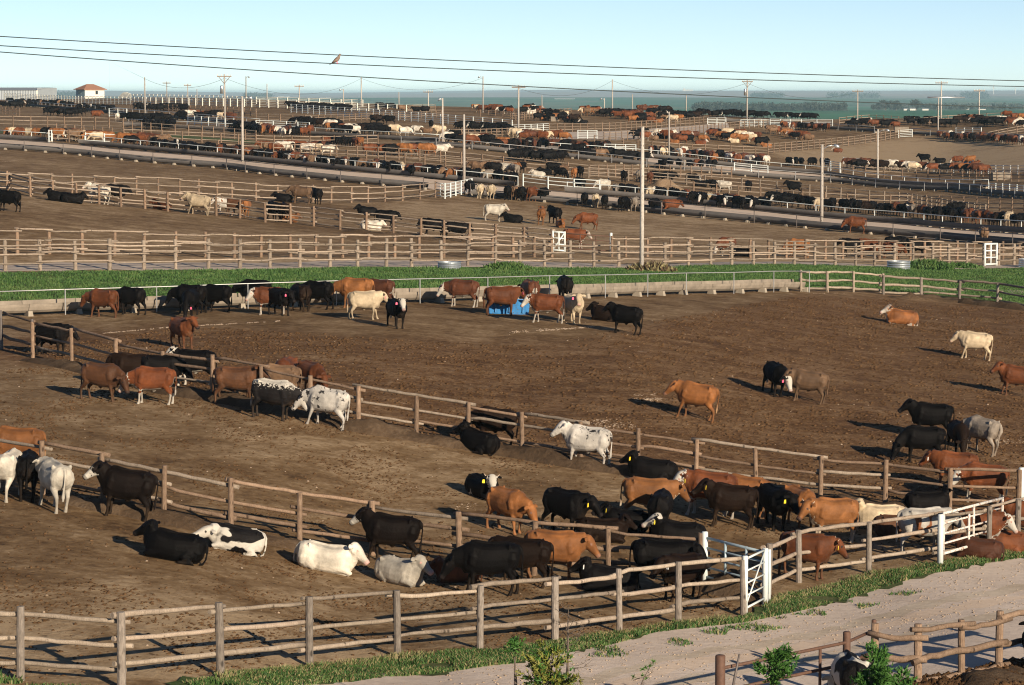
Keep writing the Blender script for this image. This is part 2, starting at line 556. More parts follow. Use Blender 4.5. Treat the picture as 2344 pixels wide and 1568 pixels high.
        for sgn in (1, -1):
            B.limb([(.50, .20 * sgn, .32, .10, .15), (.50, .26 * sgn, .18, .10, .13), (.72, .25 * sgn, .15, .075, .085), (.88, .23 * sgn, .09, .062, .066), (.80, .20 * sgn, .035, .048, .048), (.60, .17 * sgn, .03, .045, .045), (.46, .17 * sgn, .03, .05, .05)], 'fleg')
        B.limb([(-.55, .14, .36, .2, .24), (-.48, .27, .24, .17, .21), (-.32, .36, .15, .12, .15), (-.52, .40, .10, .075, .09), (-.66, .42, .065, .058, .062), (-.42, .45, .05, .046, .046), (-.16, .45, .045, .05, .05)], 'rleg')
        B.limb([(-.55, -.14, .42, .2, .26), (-.45, -.24, .25, .15, .22), (-.25, -.26, .08, .09, .12)], 'rleg')
        B.limb([(-.84, 0, .62, .05, .04), (-.94, .01, .50, .036, .036), (-.97, .03, .36, .028, .028), (-.96, .08, .14, .032, .032), (-.90, .2, .04, .04, .035), (-.8, .28, .03, .03, .025)], 'tail')
        B.limb([(.70, 0, .40, .16, .2), (.74, 0, .16, .13, .16), (.72, 0, .03, .08, .10)], 'brisket')
    if flip:
        m = lambda p: Vector((p[0], -p[1], p[2]))
        B.v = [m(v) for v in B.v]
        B.f = [tuple(reversed(f)) for f in B.f]
        eyes = [m(e) for e in eyes]
        poll, hd, hr, hu = m(poll), m(hd), -m(hr), m(hu)
    SX = .83
    sq = lambda p: Vector((p[0] * SX, p[1], p[2]))
    B.v = [(v - poll + sq(poll)) if l[0] in ('head', 'ear') else sq(v) for v, l in zip(B.v, B.lab)]
    eyes = [e - poll + sq(poll) for e in eyes]
    return B, eyes, sq(poll), hd, hr, hu

_cow_cache = {}
def cow_mesh(pose, yaw=0, legs=0, flip=False, voxel=.021):
    key = (pose, yaw, legs, flip, voxel)
    if key in _cow_cache:
        return _cow_cache[key]
    B, eyes, poll, hd, hr, hu = cow_shape(pose, yaw, legs, flip)
    raw = bpy.data.meshes.new('raw')
    raw.from_pydata(B.v, [], B.f)
    o = bpy.data.objects.new('raw', raw)
    COL.objects.link(o)
    md = o.modifiers.new('r', 'REMESH')
    md.mode = 'VOXEL'
    md.voxel_size = voxel
    ms = o.modifiers.new('s', 'SMOOTH')
    ms.factor = .5
    ms.iterations = 3 if voxel < .04 else 1
    dg = bpy.context.evaluated_depsgraph_get()
    me = bpy.data.meshes.new_from_object(o.evaluated_get(dg))
    bpy.data.objects.remove(o)
    bpy.data.meshes.remove(raw)
    me.name = 'cow_body'
    kd = KDTree(len(B.v))
    for i, v in enumerate(B.v):
        kd.insert(v, i)
    kd.balance()
    n = len(me.vertices)
    col = np.zeros((n, 4), dtype=np.float32)
    lying = pose in ('lie', 'rest')
    for i, v in enumerate(me.vertices):
        _, j, dist = kd.find(v.co)
        part, und, t = B.lab[j]
        face = under = dark = sw = 0.0
        if part == 'head':
            face = .55 + .45 * t
            if t > .87: dark = 1.0 if t > .93 else .6
            for e in eyes:
                if (v.co - e).length < .034: dark = 1.0
        elif part == 'ear':
            face = .0
        elif part == 'neck':
            face = max(0, (t - .72) / .5)
            under = max(0, und) * .8
        elif part == 'torso':
            under = max(0.0, (und - .45) / .5)
        elif part in ('brisket', 'sheath'):
            under = 1.0
        elif part in ('fleg', 'rleg'):
            zz = v.co.z
            if not lying:
                under = min(1, max(0, (.52 - zz) / .15))
            else:
                under = .0 if t < .6 else 1.0
        elif part == 'tail':
            sw = min(1, max(0, (t - .55) / .2))
        col[i] = (face, under, dark, sw)
    a = me.attributes.new('marks', 'FLOAT_COLOR', 'POINT')
    a.data.foreach_set('color', col.ravel())
    me.polygons.foreach_set('use_smooth', np.ones(len(me.polygons), dtype=bool))
    me.materials.append(None)
    ear = poll + hd * .03 + hr * .27 + hu * .0 + Vector((0, 0, -.06))
    ear2 = poll + hd * .03 - hr * .27 + Vector((0, 0, -.06))
    _cow_cache[key] = (me, dict(ear=(ear, ear2), poll=poll, hd=hd, hr=hr, hu=hu))
    return _cow_cache[key]

def coat(name, base, second=None, face=0.0, under=0.0, patches=None, patch_scale=1.6, patch_at=.5, speck=None, dirt=.5, muzzle=(.02, .015, .014), switch=None, topline=False, legs_dark=False):
    """a hide: base colour, second colour on face, underside or patches"""
    t = NT(name)
    off, rnd = t.rand_vec(60)
    v = t.coord('Object', (1, 1, 1), off)
    vo = t.coord('Object', (1, 1, 1))
    fc, un, dk, sw = t.attr('marks')
    n1 = t.noise(v, 2.2, 4, .6)
    n2 = t.noise(v, 9, 4, .65)
    n3 = t.noise(t.coord('Object', (10, 10, 3.5), off), 5, 3, .7)
    lo = tuple(c * .55 for c in base)
    hi = tuple(min(1, c * 1.45) for c in base)
    c = t.ramp(n1, [(.28, lo), (.52, base), (.75, hi)])
    c = t.mix(1.0, c, t.ramp(rnd, [(0, .72), (1, 1.28)]), 'MULTIPLY')
    edge = t.math('MULTIPLY', t.math('SUBTRACT', n2, .5), .9)
    if patches:
        pn = t.noise(v, patch_scale, 2.5, .45, .6)
        c = t.mix(t.ramp(pn, [(patch_at - .012, 0.0), (patch_at + .012, 1.0)]), c, patches)
    if speck:
        pn = t.noise(v, 7, 4, .7)
        pb = t.noise(v, 2.0, 2, .5)
        s = t.math('ADD', t.math('MULTIPLY', pn, .55), t.math('MULTIPLY', pb, .45))
        c = t.mix(t.ramp(s, [(.555, 0.0), (.575, 1.0)]), c, speck)
    if topline:
        sx = t.n.new('ShaderNodeSeparateXYZ')
        t.l.new(vo, sx.inputs[0])
        n9 = t.noise(v, 15, 3, .7)
        zz = t.math('ADD', sx.outputs[2], t.math('MULTIPLY', t.math('SUBTRACT', n9, .5), .75))
        zz = t.math('ADD', zz, t.math('MULTIPLY', edge, .3))
        m = t.math('GREATER_THAN', zz, 1.20)
        c = t.mix(m, c, second)
    if second:
        if face:
            m = t.math('GREATER_THAN', t.math('ADD', t.math('MULTIPLY', fc, face), t.math('MULTIPLY', edge, .35)), .5)
            c = t.mix(m, c, second)
        if under:
            m = t.math('GREATER_THAN', t.math('ADD', t.math('MULTIPLY', un, under), t.math('MULTIPLY', edge, .9)), .6)
            c = t.mix(m, c, second)
    if legs_dark:
        m = t.math('MULTIPLY', un, .6)
        c = t.mix(m, c, tuple(x * .35 for x in base))
    c = t.mix(sw, c, switch if switch else tuple(x * .8 for x in (second or base)))
    if max(base) > .03 and not patches and not speck:
        n5 = t.noise(t.coord('Object', (1.3, 1, 1), off), 1.3, 3, .55, .5)
        c = t.mix(t.math('MULTIPLY', t.ramp(n5, [(.44, 0.0), (.62, 1.0)]), .5 if max(base) < .35 else .22), c, tuple(x * .42 for x in base))
    # dried mud and dung on flanks, belly and legs
    geo = t.math('ADD', t.math('MULTIPLY', un, .34), t.math('MULTIPLY', n1, .55))
    geo = t.math('ADD', geo, t.math('MULTIPLY', n2, .35))
    c = t.mix(t.math('MULTIPLY', t.ramp(geo, [(.56, 0.0), (.80, 1.0)]), dirt), c, (.095, .062, .036))
    c = t.mix(dk, c, muzzle)
    t.color(c)
    t.bump(t.math('ADD', t.math('MULTIPLY', n3, .6), n2), .5, .03)
    t.bsdf.inputs['Sheen Weight'].default_value = 0.0 if max(base) < .03 else .03
    t.bsdf.inputs['Sheen Roughness'].default_value = .5
    return t.set(.6, 0, .07 if max(base) < .03 else .18)

WHITE = (.43, .40, .345)
COAT = {
 'black': coat('black_hide', (.0045, .0038, .0038), dirt=.09),
 'brownblack': coat('brown_black_hide', (.0125, .0070, .0046), dirt=.22),
 'darkred': coat('dark_red_hide', (.070, .024, .011), dirt=.35),
 'red': coat('red_hide', (.110, .034, .011), dirt=.35),
 'redface': coat('red_white_faced_hide', (.120, .036, .012), WHITE, face=1.0, under=.85, dirt=.3, muzzle=(.35, .2, .16)),
 'orangeface': coat('orange_white_faced_hide', (.21, .080, .026), WHITE, face=1.0, under=.85, dirt=.2, muzzle=(.35, .2, .16)),
 'darkredface': coat('dark_red_white_faced_hide', (.085, .029, .013), WHITE, face=1.0, under=.8, dirt=.3, muzzle=(.35, .2, .16)),
 'orange': coat('orange_tan_hide', (.205, .080, .025), dirt=.35, muzzle=(.2, .11, .08), switch=(.35, .22, .12)),
 'orangewhite': coat('orange_tan_hide_white_belly', (.215, .088, .029), (.44, .37, .28), under=.9, dirt=.3, muzzle=(.04, .03, .03)),
 'brown': coat('brown_hide', (.080, .034, .015), dirt=.3, legs_dark=False),
 'dun': coat('dun_hide', (.135, .080, .045), dirt=.35),
 'cream': coat('cream_hide', (.42, .335, .225), dirt=.35, muzzle=(.45, .28, .22)),
 'white': coat('white_hide', (.46, .42, .35), dirt=.32, muzzle=(.5, .3, .26)),
 'grey': coat('grey_hide', (.22, .185, .15), dirt=.5),
 'baldy': coat('black_white_faced_hide', (.0045, .0038, .0038), WHITE, face=1.0, under=.0, dirt=.1, muzzle=(.25, .16, .14)),
 'baldyunder': coat('black_hide_white_face_and_socks', (.0045, .0038, .0038), WHITE, face=1.0, under=.9, dirt=.12, muzzle=(.03, .02, .02)),
 'blaze': coat('black_hide_white_muzzle', (.0075, .0050, .0040), WHITE, face=.66, dirt=.2, switch=(.012, .009, .008)),
 'holstein': coat('black_and_white_patched_hide', (.008, .007, .007), WHITE, face=1.0, under=.6, patches=(.46, .43, .375), patch_scale=1.25, patch_at=.52, dirt=.25),
 'speckwhite': coat('white_hide_with_black_specks', (.46, .43, .385), dirt=.25, speck=(.02, .018, .018)),
 'speckblack': coat('black_hide_with_white_back', (.014, .012, .012), WHITE, face=.8, under=.35, topline=True, dirt=.25),
 'whitebrown': coat('white_hide_with_brown_patches', (.46, .43, .38), patches=(.17, .06, .022), patch_scale=1.5, patch_at=.60, dirt=.25),
}
BODY_WORD = {'black': 'black', 'brownblack': 'dark brown', 'darkred': 'dark red', 'red': 'red', 'redface': 'red white-faced', 'darkredface': 'dark red white-faced', 'orange': 'orange-tan', 'orangeface': 'orange white-faced', 'orangewhite': 'tan',
 'brown': 'brown', 'dun': 'dun', 'cream': 'cream', 'white': 'white', 'grey': 'grey', 'baldy': 'black white-faced', 'baldyunder': 'black white-faced', 'blaze': 'black', 'holstein': 'black and white', 'speckwhite': 'speckled white', 'speckblack': 'black and white', 'whitebrown': 'white and brown'}

_tagm = {}
def tag_mesh(which):
    if which not in _tagm:
        b = MB()
        b.add([(-.032, -.006, 0), (.032, -.006, 0), (.045, -.006, -.07), (.045, -.006, -.12), (-.045, -.006, -.12), (-.045, -.006, -.07),
               (-.032, .006, 0), (.032, .006, 0), (.045, .006, -.07), (.045, .006, -.12), (-.045, .006, -.12), (-.045, .006, -.07)],
              [(0, 1, 2, 3, 4, 5), (11, 10, 9, 8, 7, 6)] + [(i, i + 6, (i + 1) % 6 + 6, (i + 1) % 6) for i in range(6)])
        _tagm[which] = b.mesh('ear_tag', M['tag_' + which])
    return _tagm[which]
_hornm = []
def horn_mesh():
    if not _hornm:
        b = MB()
        b.tube([(0, 0, 0), (.07, 0, .015), (.13, 0, .05), (.17, .02, .11)], [.030, .026, .018, .006], 8)
        _hornm.append(b.mesh('horn', M['horn'], True))
    return _hornm[0]

NCOW = 0
def cow(u, v, heading, pose='stand', hide='black', label=None, group=None, yaw=None, legs=None, size=1.0, eartag=None, horns=False, flip=False):
    """one animal whose middle stands on the ground seen at (u, v)"""
    global NCOW
    NCOW += 1
    p = at(u, v)
    if legs is None:
        legs = NCOW % 4
    if pose in ('lie', 'rest'):
        legs = 0
    if yaw is None:
        yaw = (0, 20, -20)[(NCOW * 7 + int(u)) % 3] if v > 600 and pose != 'feed' else 0
    me, info = cow_mesh(pose, yaw, legs, flip)
    h = R(heading)
    # slope of the ground under the animal
    d = .6
    fx, fy = math.cos(h), math.sin(h)
    sl = (gz(p.x + fx * d, p.y + fy * d) - gz(p.x - fx * d, p.y - fy * d)) / (2 * d)
    sr = (gz(p.x - fy * d, p.y + fx * d) - gz(p.x + fy * d, p.y - fx * d)) / (2 * d)
    o = link('cow', me)
    rot = Matrix.Rotation(h, 4, 'Z') @ Matrix.Rotation(-math.atan(sl), 4, 'Y') @ Matrix.Rotation(math.atan(sr), 4, 'X')
    o.matrix_world = Matrix.Translation(p + Vector((0, 0, -.015))) @ rot @ Matrix.Scale((.90 if p.y < 190 else .98) * (1 + (size - 1) * .6), 4)
    o.material_slots[0].link = 'OBJECT'
    o.material_slots[0].material = COAT[hide]
    tag(o, label, 'cow', group)
    if eartag:
        for e in (min(info['ear'], key=lambda k: (o.matrix_world @ k).y),):
            q = link('ear_tag', tag_mesh(eartag), o)
            q.location = e
            q.rotation_euler = (0, 0, math.atan2(info['hd'].y, info['hd'].x) + math.pi / 2)
    if horns:
        for sgn in (1, -1):
            q = link('horn', horn_mesh(), o)
            X = info['hr'] * sgn
            Z = -info['hd'] * .5 + info['hu'] * .5
            Z = (Z - X * Z.dot(X)).normalized()
            Y = Z.cross(X)
            q.matrix_local = Matrix.Translation(info['poll'] + X * .09) @ Matrix((X, Y, Z)).transposed().to_4x4()
    return o
# ---------------------------------------------------------------- builders: fences, gates, troughs, poles
_far_posts = {}
def far_post_mesh(h, r, mat, k):
    key = (round(h, 2), r, mat, k)
    if key not in _far_posts:
        b = MB()
        dx, dy = random.uniform(-.03, .03), random.uniform(-.03, .03)
        b.tube([(0, 0, -.3), (dx * .5, dy * .5, h * .5), (dx, dy, h)], [r, r * .97, r * .92], 6)
        _far_posts[key] = b.mesh('post', M[mat], False)
    return _far_posts[key]

def fence(label, pts, h=1.5, rails=(.92, .60, .28), step=2.44, pr=.085, rr=.052, wood='wood', posts='wood_post', near=False, given=False, side=1, group=None, name='log_fence', cat='fence', wig=.025, lap=True, hs=None):
    """log or pipe fence along ground points (u, v); near fences get every rail as its own log"""
    P = [p if isinstance(p, Vector) else at(*p) for p in pts]
    if not given:
        P = resample(P, step)
    root = link(name, None, loc=P[0])
    tag(root, label, cat, group)
    Q = [p - P[0] for p in P]
    n = len(Q)
    dirs = []
    for i in range(n):
        d = Q[min(i + 1, n - 1)] - Q[max(i - 1, 0)]
        d.z = 0
        d.normalize()
        dirs.append(d)
    offs = []
    for d in dirs:
        nrm = Vector((-d.y, d.x, 0))
        if nrm.y * side < 0: nrm = -nrm
        offs.append(nrm * (pr * .9 + rr * .6))
    H = hs or [h * random.uniform(.96, 1.04) for _ in Q]
    tilt = .035 if near else .02
    for i, q in enumerate(Q):
        if near:
            b = MB()
            dx, dy = random.uniform(-tilt, tilt), random.uniform(-tilt, tilt)
            r0 = pr * random.uniform(.9, 1.12)
            b.tube([(0, 0, -.35), (dx * .3, dy * .3, H[i] * .3), (dx * .65, dy * .65, H[i] * .65), (dx, dy, H[i] - .012), (dx, dy, H[i])], [r0 * 1.04, r0 * 1.0, r0 * .98, r0 * .95, r0 * .88], 10, True, .035)
            b.build('post', M[posts], root, q)
        else:
            link('post', far_post_mesh(h, pr, posts, i % 3), root, q)
    if near:
        for li, fr in enumerate(rails):
            i = 0
            par = 0
            while i < n - 1:
                span = 2 if (lap and random.random() < .55 and i + 2 < n) else 1
                j = i + span
                a0 = Q[i] + offs[i] + Vector((0, 0, h * fr + random.uniform(-.05, .05)))
                pp = [a0]
                for k in range(i, j):
                    a = Q[k] + offs[k] + Vector((0, 0, h * fr))
                    c = Q[k + 1] + offs[k + 1] + Vector((0, 0, h * fr))
                    for t in (.2, .4, .6, .8, 1.0):
                        w = a.lerp(c, t)
                        pp.append(w + Vector((random.uniform(-wig, wig) * .4, random.uniform(-wig, wig) * .4, random.uniform(-wig, wig) * (1.0 if t < 1 else .6) + (.04 * (par % 2) - .02))))
                if lap:
                    d0 = (pp[1] - pp[0]).normalized()
                    d1 = (pp[-1] - pp[-2]).normalized()
                    pp[0] = pp[0] - d0 * random.uniform(.12, .28)
                    pp[-1] = pp[-1] + d1 * random.uniform(.12, .28)
                    sh = Vector((0, 0, rr * 1.5 * (1 if par % 2 else -1) * (1 if random.random() < .8 else 0)))
                    pp = [p + sh * .6 for p in pp]
                r0 = rr * random.uniform(.82, 1.22)
                r1 = rr * random.uniform(.82, 1.22)
                rad = [(r0 + (r1 - r0) * t / (len(pp) - 1)) * random.uniform(.93, 1.07) for t in range(len(pp))]
                b = MB()
                base = pp[0]
                b.tube([p - base for p in pp], rad, 9, True, .05)
                q = b.build('rail', M[wood if isinstance(wood, str) else random.choice(wood)], root, base, True)
                for pl in q.data.polygons:
                    if len(pl.vertices) > 4: pl.use_smooth = False
                i = j
                par += 1
    else:
        for fr in rails:
            b = MB()
            pp = [Q[i] + offs[i] + Vector((0, 0, h * fr + random.uniform(-wig, wig) * 1.4)) for i in range(n)]
            full = []
            for a, c in zip(pp, pp[1:]):
                full += [a, a.lerp(c, .5) + Vector((0, 0, random.uniform(-wig, wig)))]
            full.append(pp[-1])
            b.tube(full, [rr * random.uniform(.85, 1.15) for _ in full], 5)
            b.build('rail', M[wood], root)
    return root

def gate(label, p0, p1, h=1.4, low=.28, n=5, ups=2, mat='white_pipe', r=.03, brace=False, ends=None, name='pipe_gate', group=None, lift=(0, 0)):
    p0 = p0 if isinstance(p0, Vector) else at(*p0)
    p1 = p1 if isinstance(p1, Vector) else at(*p1)
    root = link(name, None, loc=p0)
    tag(root, label, 'gate', group)
    d = p1 - p0
    Z = lambda k: Vector((0, 0, low + (h - low) * k / (n - 1)))
    l0, l1 = Vector((0, 0, lift[0])), Vector((0, 0, lift[1]))
    for k in range(n):
        MB().tube([Z(k) + l0, d + Z(k) + l1], [r * (1.15 if k in (0, n - 1) else .85)] * 2, 8).build('rail', M[mat], root, None, True)
    for k in range(ups + 2):
        t = k / (ups + 1)
        q = d * t + l0.lerp(l1, t)
        MB().tube([q + Z(0) - Vector((0, 0, r)), q + Z(n - 1) + Vector((0, 0, r))], [r * 1.1] * 2, 8).build('upright', M[mat], root, None, True)
    if brace:
        MB().tube([Z(0) + l0, d + Z(n - 1) + l1], [r * .8] * 2, 8).build('brace', M[mat], root, None, True)
    for e in (ends or ()):
        q = d * e[0]
        rr = e[2] if len(e) > 2 else .065
        b = MB()
        b.tube([q - Vector((0, 0, .3)), q + Vector((0, 0, e[1] - .02)), q + Vector((0, 0, e[1]))], [rr, rr, rr * .8], 10)
        b.build('gate_post', M[e[3] if len(e) > 3 else mat], root, None, True)
    return root

PROF_O = [(-.46, .60), (-.45, .46), (-.38, .28), (-.24, .16), (0, .115), (.24, .16), (.38, .28), (.455, .46), (.48, .74)]
PROF_I = [(.42, .74), (.385, .46), (.31, .32), (.19, .23), (0, .20), (-.19, .23), (-.31, .32), (-.375, .46), (-.395, .60)]
def trough(label, pts, pen=-1, mat='concrete', rail=True, rail_mat='grey_pipe', post_mat='grey_pipe', near=False, rail_h=1.15, post_step=3.6, group='concrete feed troughs', block_step=2.44, scale=None, rail_r=.042, endwall=False):
    """concrete feed bunk along ground points; PEN is the side (+1 away, -1 towards the camera) the animals feed from"""
    scale = scale or (.86 if near else .92)
    P = resample([p if isinstance(p, Vector) else at(*p) for p in pts], block_step)
    root = link('feed_trough', None, loc=P[0])
    tag(root, label, 'feed trough', group)
    Q = [p - P[0] for p in P]
    n = len(Q)
    prof = [(x * scale, z * scale) for x, z in PROF_O + PROF_I]
    m = len(prof)
    def nrm(i):
        d = Q[min(i + 1, n - 1)] - Q[max(i - 1, 0)]
        v = Vector((-d.y, d.x, 0)).normalized()
        return v if v.y > 0 else -v          # points away from the camera
    def section(q, nv):
        return [q + nv * (x if pen < 0 else -x) + Vector((0, 0, z)) for x, z in prof]
    def shell(secs):
        b = MB()
        vs = [p for s in secs for p in s]
        fs = []
        for i in range(len(secs) - 1):
            for k in range(m):
                k2 = (k + 1) % m
                f = (i * m + k, i * m + k2, (i + 1) * m + k2, (i + 1) * m + k)
                fs.append(f)
        nh = len(PROF_O)
        for i, rev in ((0, False), (len(secs) - 1, True)):
            for k in range(nh - 1):
                f = (i * m + k, i * m + k + 1, i * m + m - 2 - k, i * m + m - 1 - k)
                fs.append(tuple(reversed(f)) if rev else f)
        b.add(vs, fs)
        return b
    N = [nrm(i) for i in range(n)]
    if near:
        for i in range(n - 1):
            d = (Q[i + 1] - Q[i]).normalized() * .012
            b = shell([section(Q[i] + d, N[i]), section(Q[i + 1] - d, N[i + 1])])
            o = b.build('basin', M[mat], root, None, False)
    else:
        o = shell([section(Q[i], N[i]) for i in range(n)]).build('basin', M[mat], root, None, True)
    fb = MB()
    fv, ff = [], []
    for i in range(n):
        for x in (-.33, 0, .33):
            fv.append(Q[i] + N[i] * x * scale + Vector((0, 0, (.36 + (.05 if x == 0 else 0) + random.uniform(-.03, .03)) * scale)))
    for i in range(n - 1):
        for k in (0, 1):
            ff.append((i * 3 + k, i * 3 + k + 1, i * 3 + 4 + k, i * 3 + 3 + k))
    fb.add(fv, ff).build('feed', M['feed'], root)
    bm_ = MB()
    bm_.box((0, 0, .07), (.26, .48, .30), 0, .74)
    bme = bm_.mesh('support_block', M['block'])
    for i in range(0, n, max(1, math.ceil(n / 95))):
        o = link('support_block', bme, root, Q[i] - N[i] * .34 * (1 if pen < 0 else -1) * (1 if pen < 0 else 1.0))
        o.rotation_euler = (0, 0, math.atan2(N[i].y, N[i].x) - math.pi / 2)
    if rail:
        RP = resample(P, post_step)
        RQ = []
        for i, p in enumerate(RP):
            d = RP[min(i + 1, len(RP) - 1)] - RP[max(i - 1, 0)]
            v = Vector((-d.y, d.x, 0)).normalized()
            if v.y < 0: v = -v
            RQ.append(p - P[0] + v * .62 * pen)
        pm = MB()
        pm.tube([(0, 0, -.2), (0, 0, rail_h + .02)], [rail_r * 1.05] * 2, 7)
        pme = pm.mesh('rail_post', M[post_mat])
        for k, q in enumerate(RQ[::max(1, math.ceil(len(RQ) / 95))]):
            link('rail_post', pme, root, q)
        MB().tube([q + Vector((0, 0, rail_h)) for q in RQ], [rail_r] * len(RQ), 7).build('neck_rail', M[rail_mat], root, None, True)
    return root

def pole(label, u, v, vt, r=.15, arm=None, mat='pole_wood', lamp=None, name='utility_pole', group=None, D=None, can=False, vee=False, cat='pole'):
    p = at(u, v) if D is None else None
    if p is None:
        q = at_depth(u, v, D)
        p = Vector((q.x, q.y, gz(q.x, q.y)))
    dep = p.y
    top = at_depth(u, vt, dep)
    h = top.z - p.z
    root = link(name, None, loc=p)
    tag(root, label, cat, group)
    lean = random.uniform(-.006, .006) * h
    MB().tube([(0, 0, -.5), (lean * .5, 0, h * .5), (lean, 0, h)], [r, r * .87, r * .72], 10).build('post', M[mat], root, None, True)
    if arm:
        b = MB()
        ang = arm[1] if len(arm) > 1 else .15
        b.box((lean, -r * 1.2, h - .35), (arm[0], .16, .18), ang)
        b.build('crossarm', M['wood_post'], root)
        for k in (-.46, -.2, .2, .46):
            x, y = math.cos(ang) * arm[0] * k, math.sin(ang) * arm[0] * k
            MB().tube([(lean + x, y - r * 1.2, h - .26), (lean + x, y - r * 1.2, h - .02)], [.06, .045], 7).build('insulator', M['white_wall'], root)
        if vee:
            for s in (-1, 1):
                MB().tube([(lean + s * arm[0] * .38 * math.cos(ang), s * arm[0] * .38 * math.sin(ang) - r * 1.6, h - .42), (lean, -r * 1.6, h - 1.5)], [.05, .05], 6).build('arm_brace', M['wood_post'], root)
    if can:
        b = MB()
        b.tube([(lean - .42, -.1, h - 3.1), (lean - .42, -.1, h - 1.9), (lean - .42, -.1, h - 1.8)], [.26, .26, .2], 10)
        b.build('transformer', M['galv'], root, None, True)
    if lamp:
        s = lamp[0]
        L = lamp[1]
        b = MB()
        b.tube([(lean, 0, h - .5), (lean + s * L * .5, 0, h - .12), (lean + s * L, 0, h - .1)], [.04, .035, .03], 7)
        b.build('lamp_arm', M['galv'], root, None, True)
        b = MB()
        b.tube([(lean + s * (L - .05), 0, h - .05), (lean + s * (L + .1), 0, h - .12), (lean + s * (L + .3), 0, h - .2), (lean + s * (L + .42), 0, h - .3)], [.08, .16, .17, .08], 9)
        b.build('lamp_head', M['galv'], root, None, True)
    return root

# ---------------------------------------------------------------- draped sheets
def drape(name, upper, lower, mat, dz, kind='structure', seg=2.0, rows=10, wob=0.0, maxseg=260, jag=1.0):
    """sheet of ground between two polylines of ground points"""
    U = [p if isinstance(p, Vector) else at(*p) for p in upper]
    Lw = [p if isinstance(p, Vector) else at(*p) for p in lower]
    def par(P, n):
        P = [Vector((p.x, p.y, 0)) for p in P]
        L = [0]
        for a, b in zip(P, P[1:]): L.append(L[-1] + (b - a).length)
        out = []
        for t in np.linspace(0, L[-1], n):
            i = min(len(P) - 2, max(0, int(np.searchsorted(L, t)) - 1))
            k = (t - L[i]) / max(1e-6, L[i + 1] - L[i])
            out.append(P[i].lerp(P[i + 1], min(1, max(0, k))))
        return out
    tot = sum((b - a).length for a, b in zip(U, U[1:]))
    n = int(min(maxseg, max(8, tot / seg)))
    A, B = par(U, n), par(Lw, n)
    vs = np.zeros((n, rows, 3))
    for i in range(n):
        w0, w1 = random.uniform(-wob, wob), random.uniform(-wob, wob)
        d = (B[i] - A[i])
        L = max(.01, d.length)
        for j in range(rows):
            t = j / (rows - 1)
            tt = t + (w0 * (1 - t) + w1 * t) / L
            q = A[i] + d * tt
            vs[i, j, :2] = (q.x, q.y)
    vs[..., 2] = ground(vs[..., 0], vs[..., 1]) + dz
    idx = np.arange(n * rows).reshape(n, rows)
    f = np.stack([idx[:-1, :-1].ravel(), idx[1:, :-1].ravel(), idx[1:, 1:].ravel(), idx[:-1, 1:].ravel()], 1)
    # keep normals up
    V = vs.reshape(-1, 3)
    e1, e2 = V[f[0, 1]] - V[f[0, 0]], V[f[0, 2]] - V[f[0, 0]]
    if np.cross(e1, e2)[2] < 0: f = f[:, ::-1].copy()
    o = link(name, mesh_np(name, V, f, [mat], True))
    tag(o, kind=kind)
    return o

def blades(name, areas, mats, hgt, wid, label=None, cat=None, lean=.5, tri=2):
    """tufts of bent blades: AREAS is a list of (points n x 2, height factor)"""
    V, F, MI = [], [], []
    base = 0
    pts = np.concatenate([a[0] for a in areas])
    hf = np.concatenate([np.full(len(a[0]), a[1]) if np.isscalar(a[1]) else a[1] for a in areas])
    n = len(pts)
    z = ground(pts[:, 0], pts[:, 1])
    ang = rng.uniform(0, 2 * np.pi, n)
    h = hgt * hf * rng.uniform(.45, 1.3, n)
    w = wid * rng.uniform(.7, 1.3, n)
    ln = lean * h * rng.uniform(.2, 1.2, n)
    la = rng.uniform(0, 2 * np.pi, n)
    dx, dy = np.cos(ang) * w, np.sin(ang) * w
    bx, by = np.cos(la) * ln, np.sin(la) * ln
    v = np.zeros((n, 5, 3))
    v[:, 0] = np.stack([pts[:, 0] - dx, pts[:, 1] - dy, z - .02], 1)
    v[:, 1] = np.stack([pts[:, 0] + dx, pts[:, 1] + dy, z - .02], 1)
    v[:, 2] = np.stack([pts[:, 0] + dx * .8 + bx * .4, pts[:, 1] + dy * .8 + by * .4, z + h * .6], 1)
    v[:, 3] = np.stack([pts[:, 0] - dx * .8 + bx * .4, pts[:, 1] - dy * .8 + by * .4, z + h * .6], 1)
    v[:, 4] = np.stack([pts[:, 0] + bx, pts[:, 1] + by, z + h], 1)
    b = np.arange(n)[:, None] * 5
    f = np.concatenate([b + np.array([[0, 1, 2]]), b + np.array([[0, 2, 3]]), b + np.array([[3, 2, 4]])], 0)
    mi = np.tile(rng.choice(len(mats), n, p=None), 3)
    me = mesh_np(name, v.reshape(-1, 3), f, mats, False, mi)
    o = link(name, me)
    tag(o, label, cat, None, 'stuff')
    return o

def scatter_quad(poly_uv, n):
    """n random ground points inside a polygon of ground points (u, v)"""
    P = np.array([[q.x, q.y] for q in [at(*p) if not isinstance(p, Vector) else p for p in poly_uv]])
    lo, hi = P.min(0), P.max(0)
    out = []
    tot = 0
    while tot < n:
        X = rng.uniform(lo, hi, (n * 2, 2))
        ins = np.zeros(len(X), dtype=bool)
        j = len(P) - 1
        for i in range(len(P)):
            c = ((P[i, 1] > X[:, 1]) != (P[j, 1] > X[:, 1])) & (X[:, 0] < (P[j, 0] - P[i, 0]) * (X[:, 1] - P[i, 1]) / (P[j, 1] - P[i, 1] + 1e-12) + P[i, 0])
            ins ^= c
            j = i
        X = X[ins]
        out.append(X)
        tot += len(X)
    return np.concatenate(out)[:n]

